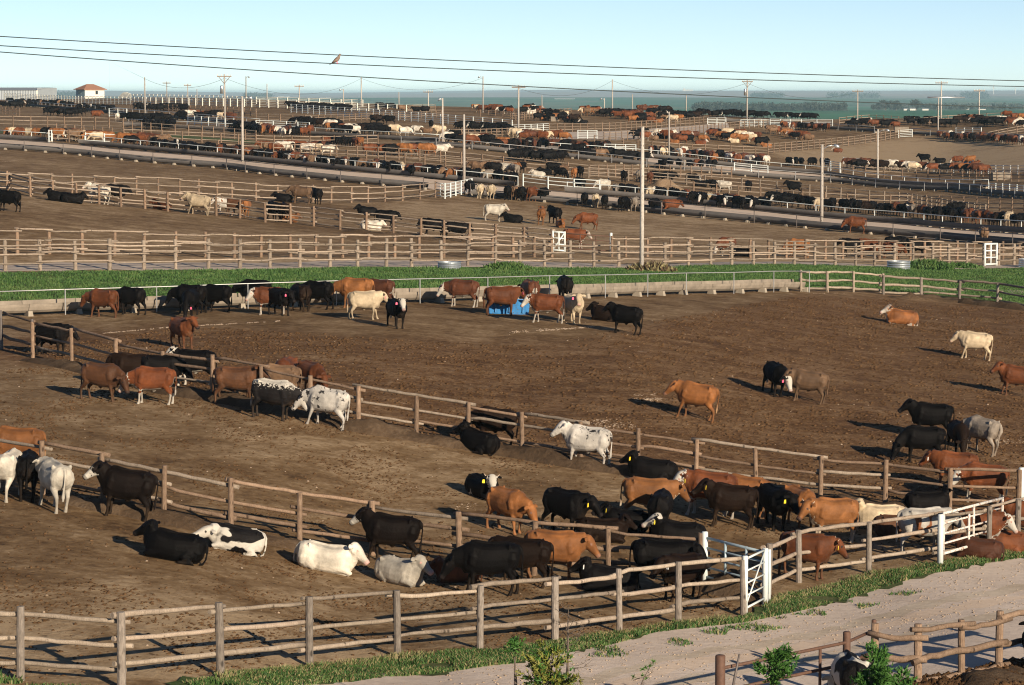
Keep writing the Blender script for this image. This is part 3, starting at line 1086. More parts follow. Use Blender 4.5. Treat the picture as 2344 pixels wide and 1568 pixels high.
def vnoise(x, y, s, seed=0):
    """smooth value noise"""
    x, y = x / s + seed * 17.3, y / s + seed * 9.1
    xi, yi = np.floor(x).astype(int), np.floor(y).astype(int)
    fx, fy = x - xi, y - yi
    fx, fy = fx * fx * (3 - 2 * fx), fy * fy * (3 - 2 * fy)
    def hsh(a, b):
        n = (a * 374761393 + b * 668265263 + seed * 982451653) & 0x7fffffff
        n = ((n ^ (n >> 13)) * 1274126177) & 0x7fffffff
        return ((n ^ (n >> 16)) & 0xffff) / 65535.0
    return (hsh(xi, yi) * (1 - fx) + hsh(xi + 1, yi) * fx) * (1 - fy) + (hsh(xi, yi + 1) * (1 - fx) + hsh(xi + 1, yi + 1) * fx) * fy

def clods(name, pts, smin, smax, mat, flat=.55, label=None, cat=None, dz=0.0):
    base = np.array([(1, 0, 0), (-1, 0, 0), (0, 1, 0), (0, -1, 0), (0, 0, 1), (0, 0, -1)], dtype=float)
    fc = np.array([(0, 2, 4), (2, 1, 4), (1, 3, 4), (3, 0, 4), (2, 0, 5), (1, 2, 5), (3, 1, 5), (0, 3, 5)])
    n = len(pts)
    s = smin + (smax - smin) * rng.uniform(0, 1, n) ** 3
    v = base[None] * rng.uniform(.6, 1.3, (n, 6, 1)) * s[:, None, None]
    v[..., 2] *= flat
    a = rng.uniform(0, 6.28, n)
    ca, sa = np.cos(a)[:, None], np.sin(a)[:, None]
    x, y = v[..., 0] * ca - v[..., 1] * sa, v[..., 0] * sa + v[..., 1] * ca
    v[..., 0], v[..., 1] = x + pts[:, 0:1], y + pts[:, 1:2]
    v[..., 2] += (ground(pts[:, 0], pts[:, 1]) + s * .15 + dz)[:, None]
    f = (np.arange(n)[:, None, None] * 6 + fc[None]).reshape(-1, 3)
    o = link(name, mesh_np(name, v.reshape(-1, 3), f, [mat], True))
    tag(o, label, cat, None, 'stuff')
    return o
# ---------------------------------------------------------------- ground
def in_poly(U, V, poly):
    P = np.array(poly, dtype=float)
    ins = np.zeros(U.shape, dtype=bool)
    j = len(P) - 1
    for i in range(len(P)):
        c = ((P[i, 1] > V) != (P[j, 1] > V)) & (U < (P[j, 0] - P[i, 0]) * (V - P[i, 1]) / (P[j, 1] - P[i, 1] + 1e-9) + P[i, 0])
        ins ^= c
        j = i
    return ins
def ground_mat():
    t = NT('pen_dirt')
    v = t.coord('Object')
    far, rough, dry, al = t.attr('zone')
    big = t.noise(v, .07, 3, .55)
    mid = t.noise(v, .55, 5, .62, .4)
    fin = t.noise(v, 3.2, 6, .72, .3)
    grit = t.noise(v, 14, 4, .75)
    ve = t.coord('Object', (1, 1, 1))
    # trampled dung and soil: dark brown, mid brown, dry tan
    k = t.math('ADD', t.math('MULTIPLY', mid, .45), t.math('MULTIPLY', fin, .42))
    k = t.math('ADD', k, t.math('MULTIPLY', big, .28))
    k = t.math('ADD', k, t.math('MULTIPLY', t.math('SUBTRACT', dry, .0), .17))
    smooth = t.ramp(k, [(.44, (.070, .039, .018)), (.535, (.145, .089, .043)), (.60, (.20, .131, .069)), (.72, (.35, .255, .155))])
    strk = t.noise(t.coord('Object', (.22, .75, 1)), .9, 5, .65, .6)
    tiny = t.noise(v, 7.5, 4, .75)
    kr = t.math('ADD', t.math('MULTIPLY', mid, .22), t.math('MULTIPLY', fin, .36))
    kr = t.math('ADD', kr, t.math('MULTIPLY', tiny, .26))
    kr = t.math('ADD', kr, t.math('MULTIPLY', strk, .22))
    k = t.math('ADD', t.math('MULTIPLY', k, .62), t.math('ADD', t.math('MULTIPLY', strk, .22), t.math('MULTIPLY', tiny, .24)))
    roughc = t.ramp(kr, [(.41, (.048, .023, .0095)), (.50, (.118, .062, .028)), (.565, (.19, .112, .056)), (.68, (.34, .235, .14))])
    c = t.mix(rough, smooth, roughc)
    # dark droppings and pale chalky scraps
    sp = t.voro(v, 1.9)
    c = t.mix(t.ramp(t.math('ADD', sp, t.math('MULTIPLY', fin, .35)), [(.22, .75), (.30, 0.0)]), c, (.045, .027, .016))
    pl = t.noise(t.coord('Object', (.32, .9, 1)), .55, 6, .72, .8)
    c = t.mix(t.ramp(pl, [(.665, 0.0), (.74, .75)]), c, (.40, .33, .255))
    # fields of the far plain: wheat, pasture, stubble
    vf = t.coord('Object', (1 / 900, 1 / 2600, 0))
    f1 = t.noise(vf, 1.3, 3, .5, .2)
    vf2 = t.coord('Object', (1 / 300, 1 / 500, 0))
    f2 = t.noise(vf2, 1.0, 5, .6)
    fc = t.ramp(f1, [(.34, (.034, .130, .072)), (.46, (.050, .160, .080)), (.53, (.13, .17, .105)), (.58, (.036, .130, .066)), (.66, (.25, .20, .155))], 'LINEAR')
    fc = t.mix(1.0, fc, t.ramp(f2, [(.3, .75), (.7, 1.2)]), 'MULTIPLY')
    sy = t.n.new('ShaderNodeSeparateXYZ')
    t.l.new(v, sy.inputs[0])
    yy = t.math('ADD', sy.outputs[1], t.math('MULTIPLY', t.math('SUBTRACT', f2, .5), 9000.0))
    fc = t.mix(t.math('MULTIPLY', t.math('SUBTRACT', yy, 11000.0), 1 / 3000.0, True), fc, (.34, .27, .24))  # paler with distance: haze of the horizon hills painted into the field colour
    c = t.mix(far, c, fc)
    t.color(c)
    h = t.math('ADD', t.math('MULTIPLY', fin, 1.0), t.math('MULTIPLY', mid, 1.2))
    h = t.math('ADD', h, t.math('MULTIPLY', grit, .35))
    nd = t.n.new('ShaderNodeBump')
    nd.inputs['Distance'].default_value = .16
    st = t.math('MULTIPLY', t.math('ADD', t.math('MULTIPLY', rough, .5), .38), t.math('SUBTRACT', 1.0, far))
    t.l.new(st, nd.inputs['Strength'])
    t.l.new(h, nd.inputs['Height'])
    t.l.new(nd.outputs[0], t.bsdf.inputs['Normal'])
    return t.set(1.0, 0, .1)
M['ground'] = ground_mat()

def soil_mat(name, dark, mid, light, bump=.3, s=1.0, speck=None):
    t = NT(name)
    v = t.coord('Object')
    n1 = t.noise(v, .35 * s, 4, .6, .3)
    n2 = t.noise(v, 4 * s, 6, .7)
    n3 = t.noise(t.coord('Object', (.25, 1, 1)), .8 * s, 4, .6)
    k = t.math('ADD', t.math('MULTIPLY', n1, .4), t.math('MULTIPLY', n2, .35))
    k = t.math('ADD', k, t.math('MULTIPLY', n3, .25))
    c = t.ramp(k, [(.36, dark), (.5, mid), (.64, light)])
    if speck:
        c = t.mix(t.ramp(t.voro(v, 5), [(.10, 1.0), (.16, 0.0)]), c, speck)
    t.color(c)
    t.bump(n2, bump, .08)
    return t.set(1.0, 0, .1)
M['road'] = soil_mat('dirt_road', (.42, .345, .285), (.52, .435, .365), (.60, .51, .435), .35, 1.0, None)
M['lane'] = soil_mat('gravel_lane', (.32, .26, .21), (.43, .36, .30), (.52, .45, .38), .25)
M['alley'] = soil_mat('feed_road', (.45, .35, .265), (.56, .445, .345), (.63, .515, .41), .25)
M['scrape'] = soil_mat('chalky_dirt', (.34, .27, .20), (.46, .385, .30), (.56, .48, .39), .3)
M['turf'] = soil_mat('grass_soil', (.030, .062, .018), (.060, .085, .028), (.17, .145, .075), .5, 1.4)
M['mound'] = soil_mat('manure', (.040, .026, .016), (.085, .056, .034), (.15, .105, .068), .9, 1.5)
M['mound_dry'] = soil_mat('dry_manure', (.13, .088, .052), (.21, .145, .09), (.29, .205, .13), .9, 1.5)
M['clod'] = soil_mat('dung_clod', (.040, .021, .009), (.095, .052, .025), (.165, .10, .052), .5, 3)
M['stone'] = soil_mat('pale_stone', (.22, .165, .12), (.34, .26, .19), (.45, .36, .28), .4, 3)
def leaf_mat(name, a, b, c, rough=.6):
    t = NT(name)
    v = t.coord('Object')
    n = t.noise(v, .9, 3, .6)
    n2 = t.noise(v, 7, 2, .6)
    k = t.math('ADD', t.math('MULTIPLY', n, .6), t.math('MULTIPLY', n2, .4))
    t.color(t.ramp(k, [(.35, a), (.5, b), (.65, c)]))
    t.bsdf.inputs['Transmission Weight'].default_value = 0
    return t.set(rough, 0, .2)
M['grass1'] = leaf_mat('green_grass', (.018, .050, .012), (.042, .098, .024), (.090, .140, .042))
M['grass2'] = leaf_mat('bright_grass', (.030, .078, .018), (.066, .128, .032), (.125, .165, .055))
M['grass3'] = leaf_mat('dry_grass', (.13, .12, .050), (.21, .18, .085), (.28, .24, .13))
M['needle'] = leaf_mat('juniper_green', (.022, .070, .014), (.045, .120, .022), (.085, .165, .035))
M['needle2'] = leaf_mat('juniper_yellow', (.10, .13, .018), (.16, .17, .030), (.21, .19, .06))
M['bark'] = wood_mat('bark', (.08, .06, .045), (.15, .12, .095), (.22, .18, .15))
M['fartree'] = leaf_mat('far_tree_leaves', (.030, .042, .034), (.046, .060, .048), (.07, .085, .065))

NA, ND_ = 460, 520
aa = np.concatenate([np.linspace(-.6, -.2, 40, endpoint=False), np.linspace(-.2, .2, NA - 80), np.linspace(.2, .6, 41)[1:]])
dd = np.exp(np.concatenate([np.linspace(math.log(22), math.log(900), 380), np.linspace(math.log(900), math.log(26000), ND_ - 380 + 1)[1:]]))
A_, D_ = np.meshgrid(aa, dd)
X_, Y_ = A_ * D_, D_
Z_ = ground(X_, Y_)
na = len(aa)
idx = np.arange(X_.size).reshape(X_.shape)
F_ = np.stack([idx[:-1, :-1].ravel(), idx[:-1, 1:].ravel(), idx[1:, 1:].ravel(), idx[1:, :-1].ravel()], 1)
gme = mesh_np('ground', np.stack([X_.ravel(), Y_.ravel(), Z_.ravel()], 1), F_, [M['ground']], True)
cp, sp = math.cos(PITCH), math.sin(PITCH)
dep = Y_ * cp - (Z_ - HC) * sp
U_ = PW / 2 + FOC * X_ / dep
V_ = 784 - FOC * (Y_ * sp + (Z_ - HC) * cp) / dep
rough_poly = [(-900, 800), (0, 770), (420, 745), (900, 775), (1300, 785), (1830, 672), (2030, 678), (2343, 705), (3300, 800), (3300, 1250), (2335, 1178), (2025, 1150), (1590, 1098), (1190, 1036), (820, 974), (370, 886), (165, 834)]
dry_poly = [(1757, 352), (2060, 318), (2900, 330), (2900, 400), (1900, 386)]
dry2 = [(-600, 1330), (300, 1330), (700, 1440), (1000, 1500), (600, 1560), (-600, 1560)]
dry3 = [(-600, 588), (1100, 592), (2800, 596), (2800, 640), (-600, 640)]
dry4 = [(900, 460), (1400, 470), (2343, 566), (2343, 600), (1300, 592), (800, 530)]
zone = np.zeros((X_.size, 4), dtype=np.float32)
zone[:, 3] = 1
Dr_ = np.exp(np.interp(np.clip(A_, -.2, .2), [-.2, -.15, -.10, -.05, 0.0, .08, .2], np.log([830, 800, 730, 665, 620, 585, 570])))
zone[:, 0] = smooth01((D_ / Dr_ - 1.02) / .10).ravel()
zone[:, 1] = in_poly(U_, V_, rough_poly).astype(float).ravel() * (zone[:, 0] < .01)
dr = np.zeros(U_.shape)
for p_, w_ in ((dry_poly, 1.0), (dry2, .6), (dry3, 1.2), (dry4, .35)):
    dr = np.maximum(dr, in_poly(U_, V_, p_) * w_)
dr[D_ < 90] *= 1
zone[:, 2] = np.clip(dr, 0, 1).ravel()
# soften zone borders
for ch in (1, 2):
    z2 = zone[:, ch].reshape(U_.shape)
    for _ in range(4):
        z3 = z2.copy()
        z3[1:-1, 1:-1] = (z2[:-2, 1:-1] + z2[2:, 1:-1] + z2[1:-1, :-2] + z2[1:-1, 2:] + z2[1:-1, 1:-1]) / 5
        z2 = z3
    zone[:, ch] = z2.ravel()
at_ = gme.attributes.new('zone', 'FLOAT_COLOR', 'POINT')
at_.data.foreach_set('color', zone.ravel())
tag(link('ground', gme), kind='structure')

# ---------------------------------------------------------------- roads, lanes, turf
drape('dirt_road', [(480, 1600), (690, 1566), (880, 1547), (1000, 1541), (1172, 1516), (1300, 1492), (1400, 1472), (1500, 1444), (1700, 1424), (1860, 1392), (2000, 1353), (2100, 1322), (2343, 1277), (2500, 1252)],
      [(300, 2300), (690, 2150), (1000, 2000), (1300, 1850), (1550, 1720), (1750, 1660), (2000, 1610), (2200, 1565), (2343, 1540), (2560, 1500)], M['road'], .03, 'structure', .5, 40, .35, 200)
drape('gravel_lane', [(-60, 606), (300, 603), (700, 600), (1200, 599), (1700, 600), (2400, 601)], [(-60, 622), (300, 620), (620, 616), (1000, 613), (1500, 613), (2000, 611), (2400, 609)], M['lane'], .03, 'structure', 1.5, 8, .5)
drape('feed_road', [(-60, 316), (112, 328), (185, 334), (586, 371), (836, 397), (976, 410), (1172, 430), (1294, 442), (1472, 458), (1757, 487), (2057, 514), (2400, 540)],
      [(-60, 336), (165, 352), (322, 369), (520, 385), (793, 416), (978, 432), (1080, 446), (1249, 461), (1382, 473), (1592, 495), (1757, 511), (2014, 536), (2400, 566)], M['alley'], .04, 'structure', 2, 8, .3)
drape('feed_road', [(1480, 362), (1757, 391), (1880, 401), (2252, 433), (2400, 447)], [(1480, 380), (1757, 404), (1900, 414), (2182, 434), (2400, 454)], M['alley'], .04, 'structure', 2, 6, .3)
drape('cattle_lane', [(1257, 304), (1400, 301), (1520, 293), (1665, 281)], [(1257, 318), (1400, 321), (1480, 317), (1670, 297)], M['lane'], .04, 'structure', 3, 6, .5)
drape('cattle_lane', [(-20, 301), (200, 300), (300, 303), (586, 323)], [(-20, 306), (200, 306), (300, 309), (586, 330)], M['turf'], .04, 'structure', 3, 5, .5)
drape('grass_strip', [(-80, 622), (300, 620), (620, 616), (1000, 613), (1500, 613), (2000, 611), (2420, 609)],
      [(-80, 716), (184, 708), (339, 706), (758, 690), (935, 685), (1343, 673), (1551, 667), (1832, 660), (2025, 668), (2195, 682), (2420, 708)], M['turf'], .03, 'structure', 1.2, 24, .3)
drape('grass_verge', [(390, 1572), (640, 1533), (900, 1508), (1098, 1490), (1270, 1472), (1418, 1452), (1552, 1432), (1700, 1416), (1790, 1368), (1990, 1320), (2152, 1292), (2343, 1264), (2500, 1240)],
      [(480, 1602), (690, 1568), (880, 1549), (1000, 1543), (1172, 1519), (1300, 1495), (1400, 1476), (1500, 1448), (1700, 1428), (1860, 1394), (2000, 1355), (2100, 1324), (2343, 1279), (2500, 1254)], M['turf'], .045, 'structure', .4, 10, .35, 220)
drape('chalk_scrape', [(2060, 660), (2150, 661), (2250, 663), (2400, 668)], [(2060, 665), (2150, 667), (2250, 670), (2400, 676)], M['lane'], .045, 'structure', .8, 4, .3)

for o1, o2, ma in ((.25, .31, 'scrape'), (.34, .40, 'alley'), (.47, .53, 'scrape')):
    up_ = [Vector((1.0, 1.0, 0))]
    ru = [at(*p) for p in ((690, 1566), (1000, 1541), (1300, 1492), (1500, 1444), (1860, 1392), (2100, 1322), (2500, 1252))]
    rl = [at(*p) for p in ((690, 2150), (1000, 2000), (1300, 1850), (1550, 1720), (2000, 1610), (2200, 1565), (2560, 1500))]
    drape('wheel_track', [a.lerp(b, o1) for a, b in zip(ru, rl)], [a.lerp(b, o2) for a, b in zip(ru, rl)], M[ma], .036, 'structure', .5, 5, .35)
# ---------------------------------------------------------------- grass, clods, stones
G = [M['grass1'], M['grass1'], M['grass2'], M['grass3']]
strip = [(-60, 624), (300, 621), (620, 618), (1000, 615), (1500, 614), (2000, 612), (2400, 611), (2400, 704), (2195, 680), (2025, 666), (1832, 660), (1551, 667), (1343, 673), (935, 686), (758, 692), (339, 708), (-60, 716)]
gp = scatter_quad(strip, 210000)
cl = vnoise(gp[:, 0], gp[:, 1], 2.6, 3) * .6 + vnoise(gp[:, 0], gp[:, 1], .9, 5) * .4
blades('grass', [(gp, .35 + 1.0 * cl)], [M['grass1'], M['grass1'], M['grass2'], M['grass1'], M['grass2']], .15, .022, 'lush green grass growing in the strip behind the near feed trough', 'grass', .55)
verge = [(420, 1568), (640, 1535), (900, 1510), (1098, 1492), (1270, 1474), (1418, 1454), (1552, 1434), (1700, 1418), (1790, 1370), (1990, 1322), (2152, 1294), (2343, 1266), (2343, 1278), (2100, 1323), (2000, 1355), (1860, 1394), (1700, 1428), (1500, 1450), (1400, 1478), (1300, 1497), (1172, 1522), (1000, 1546), (880, 1552), (690, 1572), (500, 1598)]
gp = scatter_quad(verge, 60000)
keep = vnoise(gp[:, 0], gp[:, 1], 1.1, 8) > .14
gp = gp[keep]
blades('grass', [(gp, .5 + .9 * vnoise(gp[:, 0], gp[:, 1], .8, 2))], G, .11, .016, 'short grass along the verge between the front log fence and the dirt road', 'grass', .6)
dryv = scatter_quad([(420, 1563), (640, 1531), (900, 1506), (1098, 1488), (1270, 1470), (1418, 1450), (1552, 1430), (1700, 1414), (1790, 1366), (1990, 1318), (2152, 1290), (2343, 1262), (2343, 1268), (2152, 1298), (1990, 1328), (1790, 1378), (1700, 1421), (1552, 1437), (1418, 1457), (1270, 1477), (1098, 1496), (900, 1514), (640, 1540), (440, 1574)], 14000)
dryv = dryv[vnoise(dryv[:, 0], dryv[:, 1], 1.6, 41) > .42]
blades('dry_grass', [(dryv, .6 + .8 * vnoise(dryv[:, 0], dryv[:, 1], .7, 6))], [M['grass3'], M['grass3'], M['grass2']], .13, .014, 'straw coloured grass at the foot of the front log fence', 'grass', .7)
extra = scatter_quad([(1300, 1500), (1700, 1432), (2000, 1362), (2150, 1322), (2200, 1335), (2000, 1390), (1750, 1450), (1400, 1510)], 4200)
extra = extra[vnoise(extra[:, 0], extra[:, 1], .9, 12) > .66]
extra2 = scatter_quad([(0, 1545), (270, 1568), (330, 1600), (-40, 1600)], 5000)
extra2 = extra2[vnoise(extra2[:, 0], extra2[:, 1], .7, 4) > .5]
blades('grass', [(extra, .8), (extra2, .9)], G, .13, .018, 'sparse tufts of grass scattered over the edge of the dirt road', 'grass', .7)
def weed(label, u, v, r, h, n, mats, dz=0):
    p = at(u, v)
    a = rng.uniform(0, 6.28, n)
    rr = r * np.sqrt(rng.uniform(0, 1, n))
    pts = np.stack([p.x + rr * np.cos(a), p.y + rr * np.sin(a)], 1)
    o = blades('weed', [(pts, 1.25 - .8 * (rr / r) ** 2)], mats, h, .06, label, 'weeds', .6)
    o['kind'] = 'thing'
    return o
GW = [M['grass1'], M['grass2']]
weed('broad green weed clump beside the left galvanised stock tank', 1165, 619, 1.5, .4, 1500, GW)
weed('rounded green weed clump beside the right galvanised stock tank', 2125, 616, 1.8, .55, 1700, GW)
weed('low bright weed clump below the white frame gate', 2195, 612, 1.8, .3, 900, GW)
weed('dry brown weed clump around the foot of the tall bare pole', 1490, 622, 1.6, .5, 900, [M['grass3'], M['mound']])
# clods of dung and soil
rp = scatter_quad([(10, 800), (420, 748), (900, 778), (1300, 788), (1830, 680), (2030, 686), (2343, 708), (2500, 1180), (2025, 1148), (1590, 1096), (1190, 1034), (820, 972), (370, 884), (165, 832)], 80000)
rp = rp[rng.uniform(0, 1, len(rp)) < .15 + 1.1 * (vnoise(rp[:, 0], rp[:, 1], 3.0, 21) * .5 + vnoise(rp[:, 0], rp[:, 1], 1.0, 29) * .5 - .25)]
clods('dung_clods', rp, .018, .095, M['clod'], .6, 'dark clods of dung covering the big pen behind the middle fence', 'clods')
mp_ = scatter_quad([(-40, 850), (165, 838), (820, 980), (1590, 1105), (2340, 1185), (2340, 1255), (1800, 1335), (1700, 1405), (1270, 1462), (505, 1545), (-40, 1560)], 60000)
mp_ = mp_[rng.uniform(0, 1, len(mp_)) < .15 + .8 * (vnoise(mp_[:, 0], mp_[:, 1], 2.2, 23) > .58)]
clods('dung_clods', mp_, .012, .07, M['clod'], .5, 'small clods of dung strewn over the two front pens', 'clods')
st = scatter_quad([(700, 1575), (1172, 1525), (1700, 1432), (2000, 1362), (2343, 1285), (2343, 1420), (2000, 1500), (1600, 1600), (700, 1800)], 4200)
clods('gravel', st, .010, .045, M['stone'], .6, 'loose stones and gravel on the dirt road', 'gravel', .03)
st = scatter_quad([(0, 760), (900, 790), (1830, 700), (2343, 720), (2343, 1400), (1700, 1400), (505, 1540), (0, 1540)], 700)
clods('pale_stones', st, .02, .06, M['stone'], .5, 'pale stones scattered through the dirt of the front pens', 'stones')
chip = []
def chips(u0, v0, u1, v1, w, n):
    A, B_ = at(u0, v0), at(u1, v1)
    t = rng.uniform(0, 1, n)
    k = vnoise(t * 40, t * 0, 2.0, int(u0)) > .3
    t = t[k]
    nrm = rng.normal(0, 1, len(t)) * w
    nr2 = rng.normal(0, 1, len(t)) * w * .25
    chip.append(np.stack([A.x + (B_.x - A.x) * t + nr2, A.y + (B_.y - A.y) * t + nrm], 1))
for a_ in ((235, 763, 380, 750, .10, 420), (380, 750, 520, 742, .12, 500), (520, 742, 640, 735, .10, 420), (1172, 760, 1280, 754, .2, 520), (1280, 754, 1362, 748, .15, 320), (1450, 905, 1500, 904, .12, 110), (1452, 916, 1512, 914, .2, 260), (1340, 968, 1420, 966, .3, 200), (1350, 980, 1450, 975, .4, 240),
           (1862, 672, 1940, 671, .1, 70), (2280, 1012, 2390, 1006, .3, 160), (440, 421, 560, 418, .1, 90), (0, 370, 130, 372, .1, 120), (0, 412, 70, 420, .3, 160), (1040, 1160, 1090, 1158, .2, 40), (480, 985, 520, 983, .2, 30)):
    chips(*a_)
clods('pale_chips', np.concatenate(chip), .012, .065, M['stone'], .28, 'pale chalky chips and scraps trampled into the pen dirt', 'chips')
# ridges of manure pushed up under fences
def bank(label, pts, w, h, mat='mound', seed=1, name='manure_bank', cat='manure'):
    P = resample([at(*p) for p in pts], .35)
    n = len(P)
    V, F = [], []
    K = 9
    for i, p in enumerate(P):
        d = P[min(i + 1, n - 1)] - P[max(i - 1, 0)]
        nv = Vector((-d.y, d.x, 0)).normalized()
        e = min(1, i / 4, (n - 1 - i) / 4)
        for k in range(K):
            t = k / (K - 1) * 2 - 1
            q = p + nv * t * w
            prof = (1 - t * t) * h * e * (.35 + 1.1 * float(vnoise(np.array(q.x), np.array(q.y), .55, seed))) * (.5 + float(vnoise(np.array(q.x), np.array(q.y), 1.9, seed + 3)))
            V.append((q.x, q.y, gz(q.x, q.y) + prof + (-.05 if abs(t) > .99 or e == 0 else .01) + random.uniform(-.02, .02) * e * (1 - t * t)))
    for i in range(n - 1):
        for k in range(K - 1):
            F.append((i * K + k, i * K + k + 1, (i + 1) * K + k + 1, (i + 1) * K + k))
    me = mesh_np(name, V, F, [M[mat]], True)
    o = link(name, me)
    tag(o, label, cat, None, 'stuff')
    return o
bank('low bank of trampled manure under the middle log fence', [(60, 822), (165, 842), (372, 896), (600, 934), (820, 984), (952, 1004), (1071, 1024), (1195, 1044), (1330, 1068), (1592, 1108), (1877, 1150), (2172, 1180)], .55, .24, seed=4)
bank('low bank of trampled manure under the left front log fence', [(98, 1136), (237, 1165), (375, 1194), (528, 1226), (685, 1252), (852, 1290)], .5, .20, seed=9)
bank('lumpy manure heap at the corner by the white gate', [(1585, 1330), (1660, 1352), (1770, 1384)], .8, .45, seed=12)
bank('brown manure heap behind the right end of the front right fence', [(2080, 1612), (2200, 1596), (2343, 1572), (2460, 1550)], 1.3, .4, seed=15)
bank('dung bank under the right log fence by the grass strip', [(2030, 680), (2195, 692), (2380, 714)], .6, .3, seed=19)
bank('brown dirt bank along the foot of the far rail fence', [(780, 529), (900, 541), (1016, 553)], .6, .25, seed=24)
def heap(label, u, v, r, h, mat, seed):
    p = at(u, v)
    K = 40
    V, F = [], []
    for i in range(K):
        for j in range(K):
            x, y = (i / (K - 1) * 2 - 1) * r, (j / (K - 1) * 2 - 1) * r * .8
            d = math.hypot(x / r, y / (r * .8))
            q = (p.x + x, p.y + y)
            e = max(0, 1 - d)
            zz = h * (e ** .9) * (.75 + .5 * float(vnoise(np.array(q[0]), np.array(q[1]), .8, seed)))
            V.append((q[0], q[1], gz(*q) + zz - (.06 if e == 0 else 0)))
    for i in range(K - 1):
        for j in range(K - 1):
            F.append((i * K + j, i * K + K + j, i * K + K + j + 1, i * K + j + 1))
    o = link('manure_heap', mesh_np('manure_heap', V, F, [M[mat]], True))
    tag(o, label, 'manure heap')
mp2 = scatter_quad([(2060, 1585), (2200, 1566), (2343, 1535), (2480, 1500), (2480, 1640), (2060, 1680)], 9000)
clods('dung_clods', mp2, .03, .15, M['clod'], .7, 'dark clods of manure heaped behind the roadside log fence', 'clods', .25)
heap('tan manure heap in the pen behind the long middle feed trough', 1522, 437, 2.7, 1.45, 'mound_dry', 31)
heap('low brown manure heap with cattle standing on it near the skyline', 893, 258, 4.0, 1.1, 'mound', 35)
# ---------------------------------------------------------------- near fences and gates
NEARG = 'log fences around the front pens'
fence('weathered log fence along the front of the left pen beside the grass verge', [(-75, 1560), (47, 1557), (278, 1575), (505, 1549), (708, 1526), (910, 1503), (1098, 1485), (1270, 1467), (1418, 1447), (1552, 1427), (1702, 1411)],
      h=1.5, rails=(.93, .60, .27), pr=.080, rr=.052, wig=.014, wood=('wood_pale', 'wood_pale', 'wood_far', 'wood'), posts='wood_post', near=True, given=True, group=NEARG)
fence('weathered log fence along the front of the right pen up to the rusting gate', [(1757, 1368), (1828, 1333), (1988, 1312), (2152, 1287), (2262, 1272), (2328, 1252), (2420, 1232)],
      h=1.42, rails=(.93, .60, .24), pr=.082, rr=.050, wig=.014, wood=('wood_pale', 'wood_far', 'wood'), posts='wood_post', near=True, given=True, group=NEARG)
fence('log fence dividing the two front pens behind the lying white cattle', [(-40, 1106), (98, 1132), (237, 1158), (375, 1189), (528, 1221), (685, 1247), (852, 1270), (1052, 1294), (1222, 1317), (1393, 1330), (1606, 1346)],
      h=1.45, rails=(.92, .62, .30), pr=.078, rr=.050, wig=.012, wood=('wood_brown', 'wood_brown', 'wood'), posts='wood_brown', near=True, given=True, group=NEARG)
fence('long log fence running from the near feed trough down to the right gate', [(75, 819), (165, 839), (266, 868), (372, 893), (487, 909), (600, 931), (711, 955), (820, 979), (952, 1000), (1071, 1020), (1195, 1041), (1330, 1065), (1460, 1084), (1592, 1104), (1730, 1126), (1877, 1146), (2025, 1154), (2172, 1174), (2330, 1178)],
      h=1.42, rails=(.93, .63, .33), pr=.075, rr=.047, wig=.012, wood=('wood_brown', 'wood_brown', 'wood'), posts='wood_brown', near=True, given=True, group=NEARG)
fence('short log fence linking the near trough end post to the long middle fence', [(4, 800), (75, 819)], h=1.5, rails=(.93, .63, .33), pr=.06, rr=.056, wood='wood_brown', posts='dark_pipe', near=True, given=True, lap=False)
fence('yellowish three rail pole fence at the right end of the near feed trough', [(1833, 668), (1893, 669), (1953, 669), (2020, 673)], h=1.18, rails=(.95, .55, .20), pr=.075, rr=.062, wood='wood_pale', posts='wood_pale', near=True, given=True, lap=False)
fence('grey pole fence sloping down to the right past the grass strip', [(2021, 674), (2108, 678), (2195, 686), (2282, 694), (2372, 710)], h=1.12, rails=(.95, .58, .18), pr=.085, rr=.062, wood='wood', posts='wood_post', near=True, given=True)
def vb(u, tab):
    return float(np.interp(u, [t[0] for t in tab], [t[1] for t in tab]))
b4 = [(12, 621), (92, 620), (330, 618), (549, 615), (618, 613), (755, 612), (884, 612), (1010, 611), (1134, 610), (1246, 611), (1416, 611), (1521, 611), (1674, 608), (1864, 609), (2046, 609), (2212, 609), (2360, 606)]
u4 = [-68, 12, 92, 173, 251, 330, 402, 477, 549, 618, 686, 755, 818, 884, 942, 1010, 1070, 1134, 1190, 1246, 1304, 1359, 1416, 1468, 1521, 1575, 1626, 1674, 1724, 1772, 1817, 1864, 1911, 1958, 2001, 2046, 2089, 2134, 2171, 2212, 2250]
fence('grey pole fence standing along the gravel lane behind the grass strip', [(u, vb(u, b4)) for u in u4], h=1.62, rails=(.84, .58, .28), pr=.105, rr=.048, wood=('wood_far', 'wood_far', 'wood'), posts='wood', near=True, given=True, side=-1, wig=.014)
fence('short end of the grey pole fence right of the white frame gate', [(2285, 608), (2320, 607), (2362, 606)], h=1.62, rails=(.84, .58, .28), pr=.105, rr=.048, wood=('wood_far', 'wood_far', 'wood'), posts='wood', near=True, given=True, side=-1, wig=.014)
b5 = [(-30, 578), (40, 580), (262, 585), (536, 590), (597, 589), (843, 590), (1222, 589), (1481, 588), (1799, 593), (2116, 594), (2360, 596)]
u5a = [-33, 40, 113, 189, 262, 330, 403, 470, 536, 597, 665, 723, 784, 843, 903, 959, 1015, 1071, 1127, 1174, 1222, 1263]
u5b = [1400, 1432, 1481, 1535, 1578, 1626, 1671, 1717, 1759, 1799, 1842, 1888, 1928, 1971, 2012, 2051, 2083, 2116, 2151, 2190, 2228, 2262, 2295, 2333, 2372]
